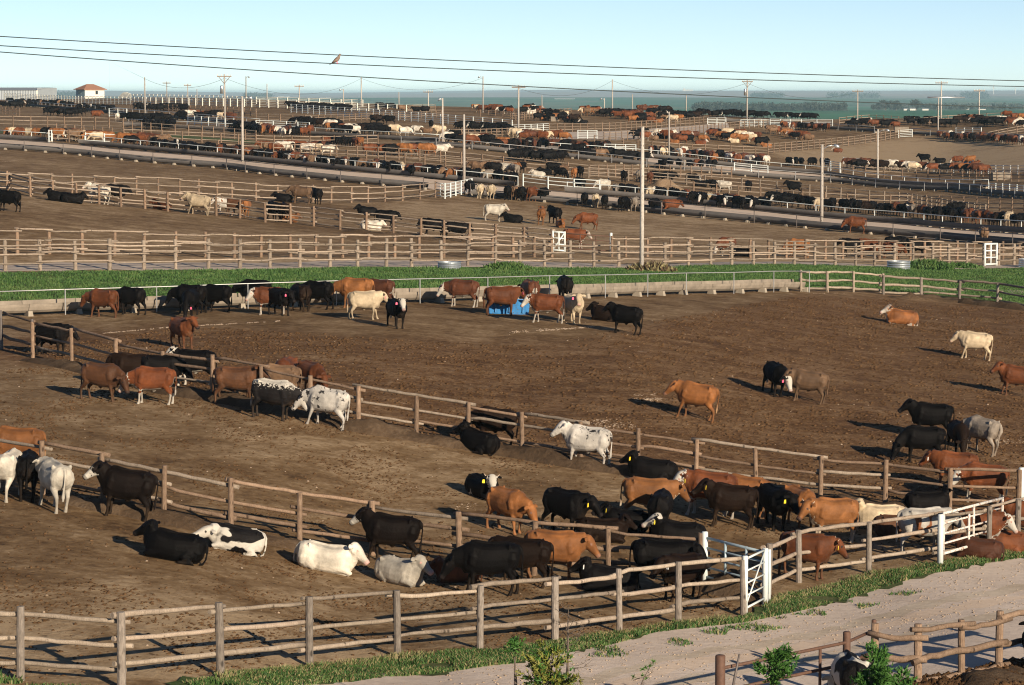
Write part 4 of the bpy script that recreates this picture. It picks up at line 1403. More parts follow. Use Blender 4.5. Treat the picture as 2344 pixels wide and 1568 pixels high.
fence('pale pole fence beyond the gravel lane, left of the small white gate', [(u, vb(u, b5)) for u in u5a], h=1.42, rails=(.93, .58, .23), pr=.10, rr=.048, wood=('wood_far', 'wood_far', 'wood'), posts='wood_brown', near=True, given=True, side=-1, wig=.014)
fence('pale pole fence beyond the gravel lane, right of the white gate post', [(u, vb(u, b5)) for u in u5b], h=1.42, rails=(.93, .58, .23), pr=.10, rr=.048, wood=('wood_far', 'wood_far', 'wood'), posts='wood_brown', near=True, given=True, side=-1, wig=.014)
fence('four rail grey fence slanting down across the middle left pen to the small white gate', [(-28, 427), (21, 436), (70, 450), (121, 458), (176, 464), (227, 468), (277, 474), (332, 478), (384, 484), (440, 489), (495, 494), (549, 500), (607, 509), (665, 512), (718, 518), (778, 526), (838, 532), (900, 538), (963, 545), (1016, 550), (1074, 556), (1134, 560), (1199, 565), (1262, 572)],
      h=1.45, rails=(.93, .68, .43, .18), pr=.085, rr=.05, wig=.012, wood=('wood_far', 'wood_far', 'wood'), posts='wood_brown', near=True, given=True)
fence('sunlit tan log fence across the middle left pen in front of the empty dirt pen', [(-33, 435), (16, 437), (68, 439), (118, 441), (165, 442), (216, 443), (262, 444), (312, 445), (362, 446), (411, 448), (455, 450), (497, 453), (531, 455), (586, 459), (636, 461), (676, 462), (716, 463), (758, 464), (804, 464), (842, 464), (881, 462), (921, 460), (961, 457), (996, 452)],
      h=1.5, rails=(.90, .56, .20), pr=.085, rr=.05, wig=.014, wood='wood_far', posts='wood_brown', near=True, given=True, side=-1)

gate('long pale blue pipe gate swung back beside the black bull', (1612, 1347), (1755, 1385), h=1.36, low=.32, n=5, ups=2, mat='blue_pipe', r=.034, ends=[(0, 1.52, .085, 'white_pipe')])
gate('narrow white pipe gate with a diagonal brace at the corner of the verge', (1704, 1411), (1750, 1386), h=1.46, low=.2, n=5, ups=0, mat='white_pipe', r=.026, brace=True, ends=[(0, 1.55, .075), (1.0, 1.5, .08), (1.2, 1.42, .05)])
gate('rust streaked white pipe gate standing open against the log fence', (2158, 1296), (2292, 1256), h=1.50, low=.36, n=5, ups=1, mat='white_rust', r=.036, ends=[(-.05, 1.5, .085, 'white_pipe'), (.42, 1.3, .04, 'white_rust')])
gate('white painted pipe post and hinge gate at the right end of the long middle fence', (2336, 1178), (2440, 1190), h=1.35, low=.3, n=5, ups=2, mat='white_pipe', ends=[(0, 1.5, .095)])
gate('small white plank gate with a diagonal brace', (1265, 577), (1292, 579), h=1.42, low=.15, n=4, ups=1, mat='white_pipe', r=.055, brace=True, ends=[(0, 1.5, .07), (1, 1.5, .07)])
gate('rusty brown pipe gate closing the gap right of the small white gate', (1293, 579), (1398, 586), h=1.36, low=.35, n=4, ups=2, mat='rust_pipe', r=.035, ends=[(1, 1.62, .10, 'white_pipe')])
gate('white frame gate set in the pole fence by the gravel lane', (2253, 609), (2280, 608), h=1.62, low=.12, n=4, ups=1, mat='white_pipe', r=.065, ends=[(0, 1.65, .09), (1, 1.65, .09)])
gate('grey white pipe gate at the end of the sunlit tan log fence', (997, 452), (1018, 455), h=1.4, low=.2, n=5, ups=1, mat='white_pipe', r=.035, ends=[(0, 1.45, .06), (1, 1.5, .07)])

# front right corner by the road
fence('log fence with long overlapping rails on the near side of the dirt road', [(2000, 1585), (2100, 1588), (2200, 1572), (2284, 1552), (2372, 1534), (2460, 1518)], h=1.55, rails=(.88, .53, .18), pr=.085, rr=.066, wood='wood_brown', posts='wood_brown', near=True, given=True, side=-1, wig=.03)
rp0, rp1, rp2 = at(1647, 1668), at(1936, 1602), at(1998, 1578)
rt = link('pipe_fence', None, loc=rp0)
tag(rt, 'rusty brown pipe fence by the road in front of the pinto cow', 'fence')
for q, h_, r_ in ((rp0, 1.54, .105), (rp1, 1.52, .085), (rp2, 1.58, .055)):
    b = MB()
    q = q - rp0
    b.tube([q - Vector((0, 0, .4)), q + Vector((0, 0, h_ - .02)), q + Vector((0, 0, h_))], [r_, r_, r_ * .85], 12)
    b.build('post', M['rust_pipe'], rt, None, True)
dv = rp1 - rp0
d2 = rp2 - rp0
for zt in (1.26, .78, .34):
    MB().tube([Vector((0, 0, zt)), dv + Vector((0, 0, zt + .02)), d2 + Vector((0, 0, zt + .08))], [.036] * 3, 9).build('rail', M['rust_pipe'], rt, None, True)
for t in (.42, .78):
    q = dv * t
    MB().tube([q + Vector((0, 0, -.2)), q + Vector((0, 0, 1.27))], [.034] * 2, 9).build('upright', M['rust_pipe'], rt, None, True)
q = at(1660, 1664)
MB().tube([q + Vector((0, -.12, 0)), q + Vector((.16, -.12, 1.0)), q + Vector((.27, -.1, 1.55))], [.028, .026, .02], 8).build('steel_rod', M['dark_pipe'], None, None, True)
tag(bpy.data.objects['steel_rod'], 'dark steel rod leaning against the rusty pipe fence post', 'rod')

# ---------------------------------------------------------------- troughs
trough('pale concrete feed trough with pipe rail along the grass strip', [(-60, 726), (0, 724), (184, 716), (339, 713), (758, 697), (935, 693), (1343, 681), (1551, 673), (1684, 670), (1829, 666)], pen=-1, near=True, rail_h=1.12, post_step=4.2, rail_r=.024)
trough('dark feed trough along the near side of the far feed road, left stretch', [(-30, 340), (165, 354), (322, 371), (520, 387), (586, 397), (793, 418), (976, 434)], pen=-1, mat='concrete_dark', rail_mat='dark_pipe', post_mat='dark_pipe', rail_h=1.2, post_step=5.0)
trough('dark feed trough on the near side of the feed road, right of the sorting gate', [(1080, 448), (1249, 463), (1382, 475), (1592, 498), (1757, 513), (1839, 522), (2014, 538), (2152, 549), (2420, 570)], pen=-1, mat='concrete_dark', rail_mat='dark_pipe', post_mat='dark_pipe', rail_h=1.2, post_step=5.5)
trough('short feed trough at the far left end of the feed road', [(-30, 318), (112, 327)], pen=1, mat='concrete_dark', rail_mat='white_pipe', post_mat='white_pipe')
trough('feed trough on the far side of the feed road with many cattle, left stretch', [(185, 332), (380, 350), (586, 370), (836, 396), (976, 409), (1180, 429)], pen=1, mat='concrete_dark', rail_mat='white_pipe', post_mat='white_pipe')
trough('feed trough on the far side of the feed road behind the red steer, right stretch', [(1294, 441), (1472, 457), (1757, 486), (2057, 513), (2420, 541)], pen=1, mat='concrete_dark', rail_mat='white_pipe', post_mat='white_pipe')
trough('upper feed trough in front of the far right dirt pen', [(1172, 338), (1330, 350), (1480, 361), (1757, 390), (1880, 400), (2252, 432)], pen=1, mat='concrete_dark', rail_mat='white_pipe', post_mat='white_pipe')
trough('lower of the paired feed troughs in front of the far right dirt pen', [(921, 331), (1110, 345), (1280, 360), (1500, 384), (1757, 408), (1900, 417), (2182, 438), (2420, 458)], pen=-1, mat='concrete_dark', rail_mat='grey_pipe', post_mat='grey_pipe', post_step=5)
trough('far left feed trough in front of the row of black cattle', [(-10, 239), (75, 245), (250, 259), (292, 264), (420, 275), (586, 289)], pen=1, mat='concrete_dark', rail_mat='white_pipe', post_mat='grey_pipe', block_step=4, post_step=6)
trough('far feed trough right of the small patch of grass', [(287, 290), (440, 297), (586, 304), (740, 312), (860, 319), (1000, 327)], pen=1, mat='concrete_dark', rail_mat='white_pipe', post_mat='grey_pipe', block_step=4, post_step=6)
trough('far feed trough near the skyline behind the crowd of dark cattle', [(1662, 279), (1757, 287), (1880, 296), (2007, 304)], pen=-1, mat='concrete_dark', rail_mat='grey_pipe', post_mat='grey_pipe', block_step=4, post_step=6)
trough('far right feed trough behind the broad dirt pen', [(2090, 308), (2160, 313), (2400, 326)], pen=-1, mat='concrete_dark', rail_mat='grey_pipe', post_mat='grey_pipe', block_step=4, post_step=6)

# ---------------------------------------------------------------- far fences
FG = 'far pen fences'
W5 = (.97, .76, .55, .34, .13)
def white(label, pts, h=1.6, mat='white_pipe', rails=W5, step=3.0):
    k = 1.9 if mat == 'cream_pipe' else 1.35
    return fence(label, pts, h=h, rails=rails, step=step, pr=.06 * k, rr=.030 * k, wood=mat, posts=mat, group=FG, name='pipe_fence', wig=.006)
def brown(label, pts, h=1.5, wood='wood_far', rails=(.92, .60, .28), step=2.6, posts='wood_brown'):
    return fence(label, pts, h=h, rails=rails, step=step, pr=.08, rr=.046, wood=wood, posts=posts, group=FG)
white('cream pipe fence below the small house and along the skyline', [(10, 229), (190, 237), (350, 241), (586, 246), (700, 250)], 1.75, 'cream_pipe')
white('cream pipe fence on the skyline running on to the brown board fence', [(700, 250), (835, 254), (930, 258)], 1.6, 'cream_pipe')
white('rear cream pipe fence just below the steel shed', [(-10, 223), (120, 223), (300, 230), (586, 238), (830, 245)], 1.6, 'cream_pipe')
white('white pipe fence slanting down right from the skyline cattle', [(666, 258), (760, 265), (850, 271), (950, 279), (1060, 288), (1172, 298)], 1.7)
white('white pipe fence joining the slanting fence to the cattle lane', [(1172, 307), (1257, 303)], 1.5)
white('white pipe pen fence behind the far trough, left of centre', [(586, 298), (640, 299), (708, 303)], 1.5)
white('short white gate fence in the far left pen beside the white cow', [(250, 267), (290, 268)], 1.5)
white('short white pipe fence left of the tall crossarm pole', [(430, 284), (480, 288), (535, 292)], 1.4)
white('white pipe gate fence at the end of the cattle lane', [(1384, 353), (1455, 354)], 1.5)
white('short white pipe fence by the low shelter', [(1322, 318), (1366, 318)], 1.4)
white('white pipe gate fence at the top of the cattle lane', [(1619, 287), (1661, 286)], 1.4)
white('white pipe fence right of the top of the cattle lane', [(1695, 291), (1757, 290)], 1.4)
white('white pipe fence on the skyline in front of the black cattle', [(1762, 290), (1830, 290), (1905, 291)], 1.5)
white('white end gate of the slanting fence by the far right pen', [(2056, 316), (2087, 314)], 1.4)
white('white pipe fence in front of the far right row of red cattle', [(2187, 310), (2245, 310)], 1.4)
white('white pipe fence beside the end of the upper feed trough', [(1880, 388), (1922, 396)], 1.5)
white('white pipe sorting fence between the feed road troughs', [(1197, 426), (1230, 430), (1293, 437), (1372, 441)], 1.35, rails=(.96, .66, .36))
white('white pipe fence by the right crossing of the paired troughs', [(2262, 440), (2343, 446)], 1.2, rails=(.9, .5))
white('pale pipe fence joining the tan log fence to the feed road', [(1018, 455), (1050, 447), (1080, 440)], 1.4)
white('white pipe fence along the right side of the tan cattle crowd', [(1680, 395), (1757, 402)], 1.4)
white('white end fence of the short left trough', [(112, 327), (118, 327)], 1.6, rails=(.95, .5))
white('white post and rail fence by the pale cow behind the left trough', [(196, 329), (236, 331), (278, 332)], 1.4, rails=(.92, .3))
brown('tan fence in front of the green patch on the far left', [(-10, 291), (70, 292), (130, 293), (190, 294), (282, 297)], 1.75)
brown('tan fence running right from the green patch', [(282, 300), (360, 306), (470, 313), (586, 323)], 1.5)
brown('brown fence left of the red and tan cattle at the short trough', [(118, 324), (180, 327), (196, 328)], 1.5)
brown('tan fence behind the far left row of cattle', [(130, 306), (275, 318), (390, 323), (500, 328), (586, 333)], 1.4)
brown('tan fence in front of the group of nine cattle', [(586, 334), (720, 337), (800, 335), (865, 333)], 1.5)
brown('long brown fence behind the crowded feed road trough', [(626, 355), (760, 359), (908, 366), (1040, 375), (1172, 388), (1267, 397), (1350, 405), (1480, 403), (1600, 406), (1674, 408)], 1.5)
brown('second brown fence behind the crowded feed road trough', [(500, 346), (640, 352), (760, 367), (880, 375), (996, 384), (1172, 400)], 1.4)
brown('tan fence along the upper side of the cattle lane', [(1257, 303), (1400, 300), (1520, 292), (1620, 284)], 1.5)
brown('tan fence along the lower side of the cattle lane', [(1382, 324), (1480, 319), (1570, 310), (1665, 298), (1757, 292)], 1.5)
brown('brown fence on the ridge left of the far red cattle', [(1172, 276), (1240, 269), (1307, 263)], 1.4)
brown('brown rail fence above the white slanting fence', [(586, 277), (700, 281), (830, 276), (1010, 268)], 1.3)
brown('brown fence below the far left skyline cattle', [(300, 252), (440, 258), (586, 266)], 1.4)
brown('brown fence at the far left edge by the white pipes', [(-10, 263), (45, 266)], 1.5)
brown('brown board fence on the skyline by the two black cattle', [(912, 257), (950, 256), (996, 256)], 1.5, rails=(.95, .80, .65, .50, .35, .2))
brown('tan fence slanting up to the right beside the far right pen', [(1757, 351), (1840, 344), (1930, 335), (2000, 326), (2058, 316)], 1.6, rails=(.95, .68, .41, .14))
brown('tan fence on the skyline right of the black cattle', [(1920, 286), (1990, 279), (2060, 284), (2110, 288)], 1.5)
brown('brown board fence below the right crossarm poles', [(2107, 288), (2150, 284), (2205, 280), (2290, 276)], 1.6)
brown('tan fence climbing to the right edge behind the red row', [(2262, 320), (2343, 305), (2400, 296)], 1.4)
brown('tan fence in front of the far right dirt pen', [(1930, 400), (1965, 405), (2080, 409), (2200, 412), (2400, 417)], 1.55)
brown('tan fence behind the right feed road cattle', [(1535, 444), (1650, 454), (1757, 462), (1840, 470), (1980, 477), (2100, 478), (2230, 484), (2400, 488)], 1.6)
brown('grey pipe fence behind the manure heap', [(1347, 408), (1530, 421), (1757, 437), (1895, 452), (2070, 467), (2255, 498)], 1.35, wood='wood', posts='wood')
brown('grey pipe fence along the near edge of the far right dirt pen', [(1930, 379), (2100, 389), (2400, 400)], 1.3, wood='grey_pipe', posts='grey_pipe')
brown('brown fence among the red cattle behind the upper trough', [(1360, 330), (1500, 345), (1640, 352), (1757, 356)], 1.4)
brown('tan fence behind the red and tan cattle right of the far trough', [(1010, 318), (1090, 316), (1172, 312)], 1.4)
brown('brown fence at right behind the pens of the skyline', [(1100, 268), (1172, 272), (1200, 276)], 1.4)

# ---------------------------------------------------------------- poles
UG, LG = 'utility poles across the feedlot', 'round light poles beside the feed roads'
pole('tall bare grey pole rising from the grass strip', 1468, 622, 290, .145, name='light_pole', group=LG, cat='pole')
pole('grey light pole at the middle of the crowded feed road', 1062, 418, 262, .16, name='light_pole', group=LG)
pole('grey light pole with lamp arm beside the left feed trough', 555, 372, 221, .16, lamp=(1, .7), name='light_pole', group=LG)
pole('grey light pole with lamp beside the long white slanting fence', 1013, 330, 225, .15, lamp=(-1, .25), name='light_pole', group=LG)
pole('grey light pole standing among the cattle beside the lane', 1531, 361, 256, .14, name='light_pole', group=LG)
pole('grey light pole with lamp on the upper paired trough', 2008, 413, 296, .15, lamp=(1, 1.2), name='light_pole', group=LG)
pole('grey light pole with lamp beside the right feed road', 1880, 510, 331, .17, lamp=(1, 1.2), name='light_pole', group=LG)
pole('thin pole with a wide white top arm by the far right trough', 2146, 312, 222, .14, name='light_pole', group=LG)
pole('crossarm pole with braces and transformer in the left far pens', 515, 290, 170, .16, arm=(2.3, .2), vee=True, can=True, group=UG)
pole('plain pole left of the braced crossarm pole', 332, 269, 177, .15, group=UG)
pole('tallest plain dark pole right of the small house', 251, 222, 138, .17, mat='wood_brown', group=UG)
pole('plain pole on the skyline left of the brown board fence', 827, 245, 177, .15, group=UG)
pole('small crossarm pole on the skyline above the white fence start', 685, 246, 194, .14, arm=(2.0, .1), group=UG)
pole('thin plain pole left of the small skyline crossarm pole', 611, 244, 192, .12, group=UG)
pole('light pole with a hooked lamp arm on the skyline near the centre', 1105, 258, 175, .15, lamp=(-1, .6), group=UG)
pole('crossarm pole behind the white fence at the cattle lane', 1186, 310, 195, .17, arm=(2.2, .1), group=UG)
pole('plain pole rising behind the ridge cattle right of centre', 1401, 264, 182, .15, group=UG)
pole('short plain pole right of the ridge cattle', 1447, 262, 216, .14, group=UG)
pole('short plain pole beside the far tree line', 1570, 266, 217, .13, group=UG)
pole('leaning crossarm pole with braces and transformer at the right', 1709, 276, 183, .17, arm=(2.2, .2), vee=True, can=True, group=UG)
pole('short lamp pole on the ridge right of centre', 1383, 256, 225, .12, lamp=(-1, .5), group=UG)
pole('crossarm pole in front of the far tree clumps', 1962, 277, 205, .15, arm=(2.2, .05), group=UG)
pole('crossarm pole beside the thin white topped pole', 2153, 284, 186, .16, arm=(2.4, .05), group=UG)
pole('crossarm pole nearest the right edge of the skyline', 2240, 279, 204, .14, arm=(2.2, .1), group=UG)
pole('dark pole in front of the steel shed end wall', 120, 224, 190, .17, mat='wood_brown', group=UG)
pole('crossarm pole between the shed and the small house', 165, 222, 178, .15, arm=(2.0, .1), group=UG)
pole('crossarm pole just right of the tallest plain pole', 382, 238, 187, .13, arm=(1.8, .1), group=UG)
pole('small crossarm pole on the left skyline', 430, 240, 192, .12, arm=(1.6, .1), group=UG)
pole('thin pole right of the left skyline crossarm pole', 451, 240, 204, .11, group=UG)
pole('plain pole beside the left feed road lamp', 563, 243, 175, .14, lamp=(1, .4), group=UG)
pole('crossarm pole behind the shed at the far left', 17, 222, 163, .15, arm=(1.5, .1), group=UG)
pole('thin pole behind the shed roof', 44, 222, 173, .11, group=UG)
pole('short crossarm pole on the skyline by the two black cattle', 980, 256, 207, .13, arm=(2.0, .1), group=UG)
pole('lamp pole on the skyline left of the plain pole', 786, 246, 204, .13, lamp=(-1, .5), group=UG)
pole('thin pole on the skyline right of the cattle lane crossarm pole', 1240, 260, 218, .11, group=UG)
pole('thin pole left of the skyline lamp pole', 913, 256, 211, .11, group=UG)
# the wide white arm
o = bpy.data.objects
wp = [x for x in o if x.get('label', '').startswith('thin pole with a wide white')][0]
tz = max((wp.children[0].data.vertices), key=lambda v: v.co.z).co.z
b = MB()
b.tube([(-2.0, 0, tz - .1), (0, 0, tz - .08), (4.8, 0, tz - .1)], [.13, .14, .13], 8)
b.build('top_arm', M['galv'], wp, None, True)
# ---------------------------------------------------------------- tanks
def open_box(L, W, H, t=.06, flare=.05):
    b = MB()
    def rect(l, w, z): return [(-l / 2, -w / 2, z), (l / 2, -w / 2, z), (l / 2, w / 2, z), (-l / 2, w / 2, z)]
    loops = [rect(L - 2 * flare, W - 2 * flare, 0), rect(L, W, H - .05), rect(L + .06, W + .06, H - .05), rect(L + .06, W + .06, H), rect(L - 2 * t, W - 2 * t, H), rect(L - 2 * t - 2 * flare, W - 2 * t - 2 * flare, .12)]
    vs = [p for l in loops for p in l]
    fs = []
    for i in range(len(loops) - 1):
        for k in range(4):
            fs.append((i * 4 + k, i * 4 + (k + 1) % 4, (i + 1) * 4 + (k + 1) % 4, (i + 1) * 4 + k))
    fs.append((20, 21, 22, 23))
    return b.add(vs, fs)
p = at(1162, 718)
r = link('water_tank', None, loc=p)
r.rotation_euler = (R(-1), R(2.5), R(8))
tag(r, 'bright blue plastic water tank where red cattle drink', 'water tank')
open_box(1.86, .8, .66).build('tub', M['blue_plastic'], r)
wq = MB()
wq.add([(-.86, -.33, .54), (.86, -.33, .54), (.86, .33, .54), (-.86, .33, .54)], [(0, 1, 2, 3)])
wq.build('water', M['water'], r)
for x in (-.62, 0, .62):
    MB().box((x, -.415, .30), (.06, .05, .44)).build('rib', M['blue_plastic'], r)
def stock_tank(label, u, v, rad, h):
    p = at(u, v)
    r = link('stock_tank', None, loc=p)
    tag(r, label, 'stock tank', 'round galvanised stock tanks')
    b = MB()
    n = 40
    prof = [(rad, 0)]
    for k in range(1, 15):
        prof.append((rad + .018 * math.sin(k * math.pi / 2), h * k / 15))
    prof += [(rad + .03, h - .01), (rad + .03, h + .02), (rad - .03, h + .02), (rad - .03, .1)]
    vs = [(rr * math.cos(2 * math.pi * k / n), rr * math.sin(2 * math.pi * k / n), z) for rr, z in prof for k in range(n)]
    fs = [(i * n + k, i * n + (k + 1) % n, (i + 1) * n + (k + 1) % n, (i + 1) * n + k) for i in range(len(prof) - 1) for k in range(n)]
    fs.append(tuple(range((len(prof) - 1) * n, len(prof) * n)))
    b.add(vs, fs).build('tank', M['galv'], r)
    b = MB()
    b.add([((rad - .03) * math.cos(2 * math.pi * k / n), (rad - .03) * math.sin(2 * math.pi * k / n), h * .7) for k in range(n)], [tuple(range(n))])
    b.build('water', M['water'], r)
stock_tank('corrugated round stock tank left of the tall bare pole by the gravel lane', 1028, 617, .66, .42)
stock_tank('corrugated round stock tank near the white frame gate', 2056, 617, .80, .58)
stock_tank('corrugated round stock tank cut off at the right edge', 2356, 612, .80, .60)
p = at(2214, 377)
r = link('water_tank', None, loc=p)
tag(r, 'small blue water tank between the cattle in the far right pen', 'water tank')
open_box(1.6, .9, .75).build('tub', M['blue_plastic'], r)
for lab, u, v, s in (('concrete water trough by the tan cattle below the ridge', 1270, 278, (1.6, 1.2, .9)), ('concrete water trough in the pen right of the cattle lane', 1698, 320, (1.4, 1.2, .9)), ('grey concrete water trough behind the far right tan fence', 2290, 412, (2.4, 1.4, 1.0)), ('pale concrete tank at the near end of the far right trough', 2062, 303, (2.6, 1.5, 1.0))):
    p = at(u, v)
    r = link('water_trough', None, loc=p)
    tag(r, lab, 'water trough')
    open_box(*s, t=.14, flare=.02).build('tub', M['concrete'], r)
    b = MB()
    b.add([(-s[0] * .4, -s[1] * .36, s[2] * .8), (s[0] * .4, -s[1] * .36, s[2] * .8), (s[0] * .4, s[1] * .36, s[2] * .8), (-s[0] * .4, s[1] * .36, s[2] * .8)], [(0, 1, 2, 3)])
    b.build('water', M['water'], r)

# ---------------------------------------------------------------- buildings on the skyline
def gpt(u, v, D):
    q = at_depth(u, v, D)
    return Vector((q.x, q.y, gz(q.x, q.y)))
D0 = 800.0
a, b_ = at_depth(172, 219, D0), at_depth(241, 219, D0)
w = b_.x - a.x
zb = at_depth(200, 221, D0).z
hr = link('small_house', None, loc=((a.x + b_.x) / 2, D0, zb))
hr.rotation_euler = (0, 0, R(38))
tag(hr, 'small white house with a brown hipped roof on the skyline', 'house')
L, W_, H = 6.2, 5.0, 2.0
bb = MB()
bb.box((0, 0, H / 2 - .6), (L, W_, H + 1.2))
bb.build('wall', M['white_wall'], hr)
bb = MB()
e = .55
vs = [(-L / 2 - e, -W_ / 2 - e, H), (L / 2 + e, -W_ / 2 - e, H), (L / 2 + e, W_ / 2 + e, H), (-L / 2 - e, W_ / 2 + e, H), (-L / 2 + 2.0, 0, H + 1.45), (L / 2 - 2.0, 0, H + 1.45),
      (-L / 2 - e, -W_ / 2 - e, H - .14), (L / 2 + e, -W_ / 2 - e, H - .14), (L / 2 + e, W_ / 2 + e, H - .14), (-L / 2 - e, W_ / 2 + e, H - .14)]
bb.add(vs, [(0, 1, 5, 4), (1, 2, 5), (2, 3, 4, 5), (3, 0, 4), (6, 7, 1, 0), (7, 8, 2, 1), (8, 9, 3, 2), (9, 6, 0, 3), (9, 8, 7, 6)])
bb.build('roof', M['shingle'], hr)
def panel(name, parent, c, size, mat):
    return MB().box(c, size).build(name, mat, parent)
f = panel('window', hr, (.6, -W_ / 2 - .03, 1.1), (.95, .08, 1.2), M['white_wall'])
panel('pane', f, (.6, -W_ / 2 - .08, 1.1), (.75, .03, 1.0), M['glass_dark'])
f = panel('window', hr, (-L / 2 - .03, .5, 1.15), (.08, 1.8, .9), M['teal_wall'])
panel('pane', f, (-L / 2 - .08, .5, 1.15), (.03, 1.6, .75), M['glass_dark'])
panel('side_wall', hr, (-L / 2 - .015, 0, .9), (.02, W_ - .1, 1.9), M['teal_wall'])
D0 = 830.0
xl, xr = at_depth(-60, 217, D0).x, at_depth(121, 217, D0).x
xm = at_depth(85, 217, D0).x
zb = at_depth(60, 220, D0).z
sr = link('steel_shed', None, loc=(xl, D0, zb))
tag(sr, 'long low grey steel shed at the left edge of the skyline', 'shed')
H = 2.05
dx = xm - xl
def ribbed(x0, y0, x1, y1, z0, z1, n):
    vs, fs = [], []
    dxx, dyy = x1 - x0, y1 - y0
    LL = math.hypot(dxx, dyy)
    nx, ny = dyy / LL, -dxx / LL
    for i in range(n * 2):
        t = i / (n * 2 - 1)
        o_ = .06 if (i // 1) % 2 else 0
        for z in (z0, z1):
            vs.append((x0 + dxx * t + nx * o_, y0 + dyy * t + ny * o_, z))
    for i in range(n * 2 - 1):
        fs.append((i * 2, i * 2 + 2, i * 2 + 3, i * 2 + 1))
    return vs, fs
MB().add(*ribbed(0, 0, dx, 0, -1.5, H - .35, 40)).build('wall', M['steel_roof'], sr)
xe = xr - xl
MB().add(*ribbed(dx, 0, xe, 7.0, -1.5, H + .3, 20)).build('end_wall', M['steel_roof'], sr)
bb = MB()
bb.add([(-.2, -.3, H - .35), (dx + .1, -.3, H - .35), (dx + (xe - dx) / 2 + .1, 3.5, H + .42), (xe + .15, 7.1, H + .3), (-.2 + 3, 7.1, H + .3), (-.2 + 1, 3.5, H + .42)], [(0, 1, 2, 5), (5, 2, 3, 4)])
bb.build('roof', M['steel_roof'], sr)
MB().box((dx, -.06, (H - .35) / 2 - .5), (.5, .12, H + .6)).build('corner_trim', M['white_wall'], sr)

# far farms, grain elevator
def barn(name, label, u, v, wu, hu, D, mat='white_wall', roofmat='steel_roof', cat='barn', ridge=.35):
    c = at(u, v)
    s = c.y / FOC
    r = link(name, None, loc=(c.x, c.y, c.z - 0.3))
    tag(r, label, cat)
    L, Hh = wu * s, hu * s + .3
    Wd = L * .6
    MB().box((0, 0, Hh * (1 - ridge) / 2), (L, Wd, Hh * (1 - ridge))).build('wall', M[mat], r)
    z0, z1 = Hh * (1 - ridge), Hh
    b = MB()
    b.add([(-L * .52, -Wd * .55, z0), (L * .52, -Wd * .55, z0), (L * .52, Wd * .55, z0), (-L * .52, Wd * .55, z0), (-L * .52, 0, z1), (L * .52, 0, z1)], [(0, 1, 5, 4), (2, 3, 4, 5), (1, 2, 5), (3, 0, 4), (3, 2, 1, 0)])
    b.build('roof', M[roofmat], r)
    return r
barn('farm_house', 'white farm building left of the far right tree clump', 2072, 253, 9, 5, 3700)
barn('farm_house', 'white farm building under the right of the tree clump', 2088, 253, 13, 6, 3720)
barn('farm_house', 'pale farm house right of the far tree clump', 2117, 253, 14, 5, 3760)
barn('farm_shed', 'long white farm shed in the plain near the right skyline pole', 2246, 252, 17, 3, 3800)
barn('farm_shed', 'small pale farm shed beside the single round far tree', 2212, 251, 10, 3, 3850)
barn('farm_shed', 'very long low white shed out on the green plain', 1292, 227, 46, 2, 6500)
barn('farm_shed', 'long white shed on the plain above the white fence', 745, 225, 24, 2, 6800)
barn('farm_shed', 'pale shed on the plain left of the small crossarm pole', 650, 222, 26, 1.6, 7200)
def elevator(label, u, v, w, h, D):
    c = at_depth(u, v, D)
    s = D / FOC
    r = link('grain_elevator', None, loc=(c.x, D, c.z - 10))
    tag(r, label, 'grain elevator')
    n = 6
    for i in range(n):
        x = (i / (n - 1) - .5) * w * s * .82
        MB().tube([(x, 0, 0), (x, 0, h * s * .78 + 10)], [w * s / n * .52] * 2, 14).build('silo', M['white_wall'], r, None, True)
    MB().box((-w * s * .30, 0, h * s * .5 + 5), (w * s * .16, w * s * .2, h * s + 10)).build('head_house', M['white_wall'], r)
elevator('white grain elevator on the horizon right of the plain pole', 1573, 214, 25, 11, 19000)
elevator('small white grain elevator far off on the horizon', 1366, 214, 14, 7, 21000)
for lab, u, vt in (('white wind turbine left of the two on the right horizon', 2273, 192), ('white wind turbine at the right edge of the horizon', 2323, 196)):
    D = 15000
    c = at_depth(u, 214, D)
    s = D / FOC
    r = link('wind_turbine', None, loc=(c.x, D, c.z))
    tag(r, lab, 'wind turbine')
    hh = (214 - vt) * s * .65
    MB().tube([(0, 0, -20), (0, 0, hh)], [2.2, 1.4], 8).build('tower', M['white_wall'], r, None, True)
    for k in range(3):
        an = R(90 + 120 * k + u)
        MB().tube([(0, -2, hh), (math.cos(an) * hh * .2, -2, hh + math.sin(an) * hh * .2), (math.cos(an) * hh * .5, -2, hh + math.sin(an) * hh * .5)], [.9, 1.2, .3], 6, flat=.4).build('blade', M['white_wall'], r, None, True)

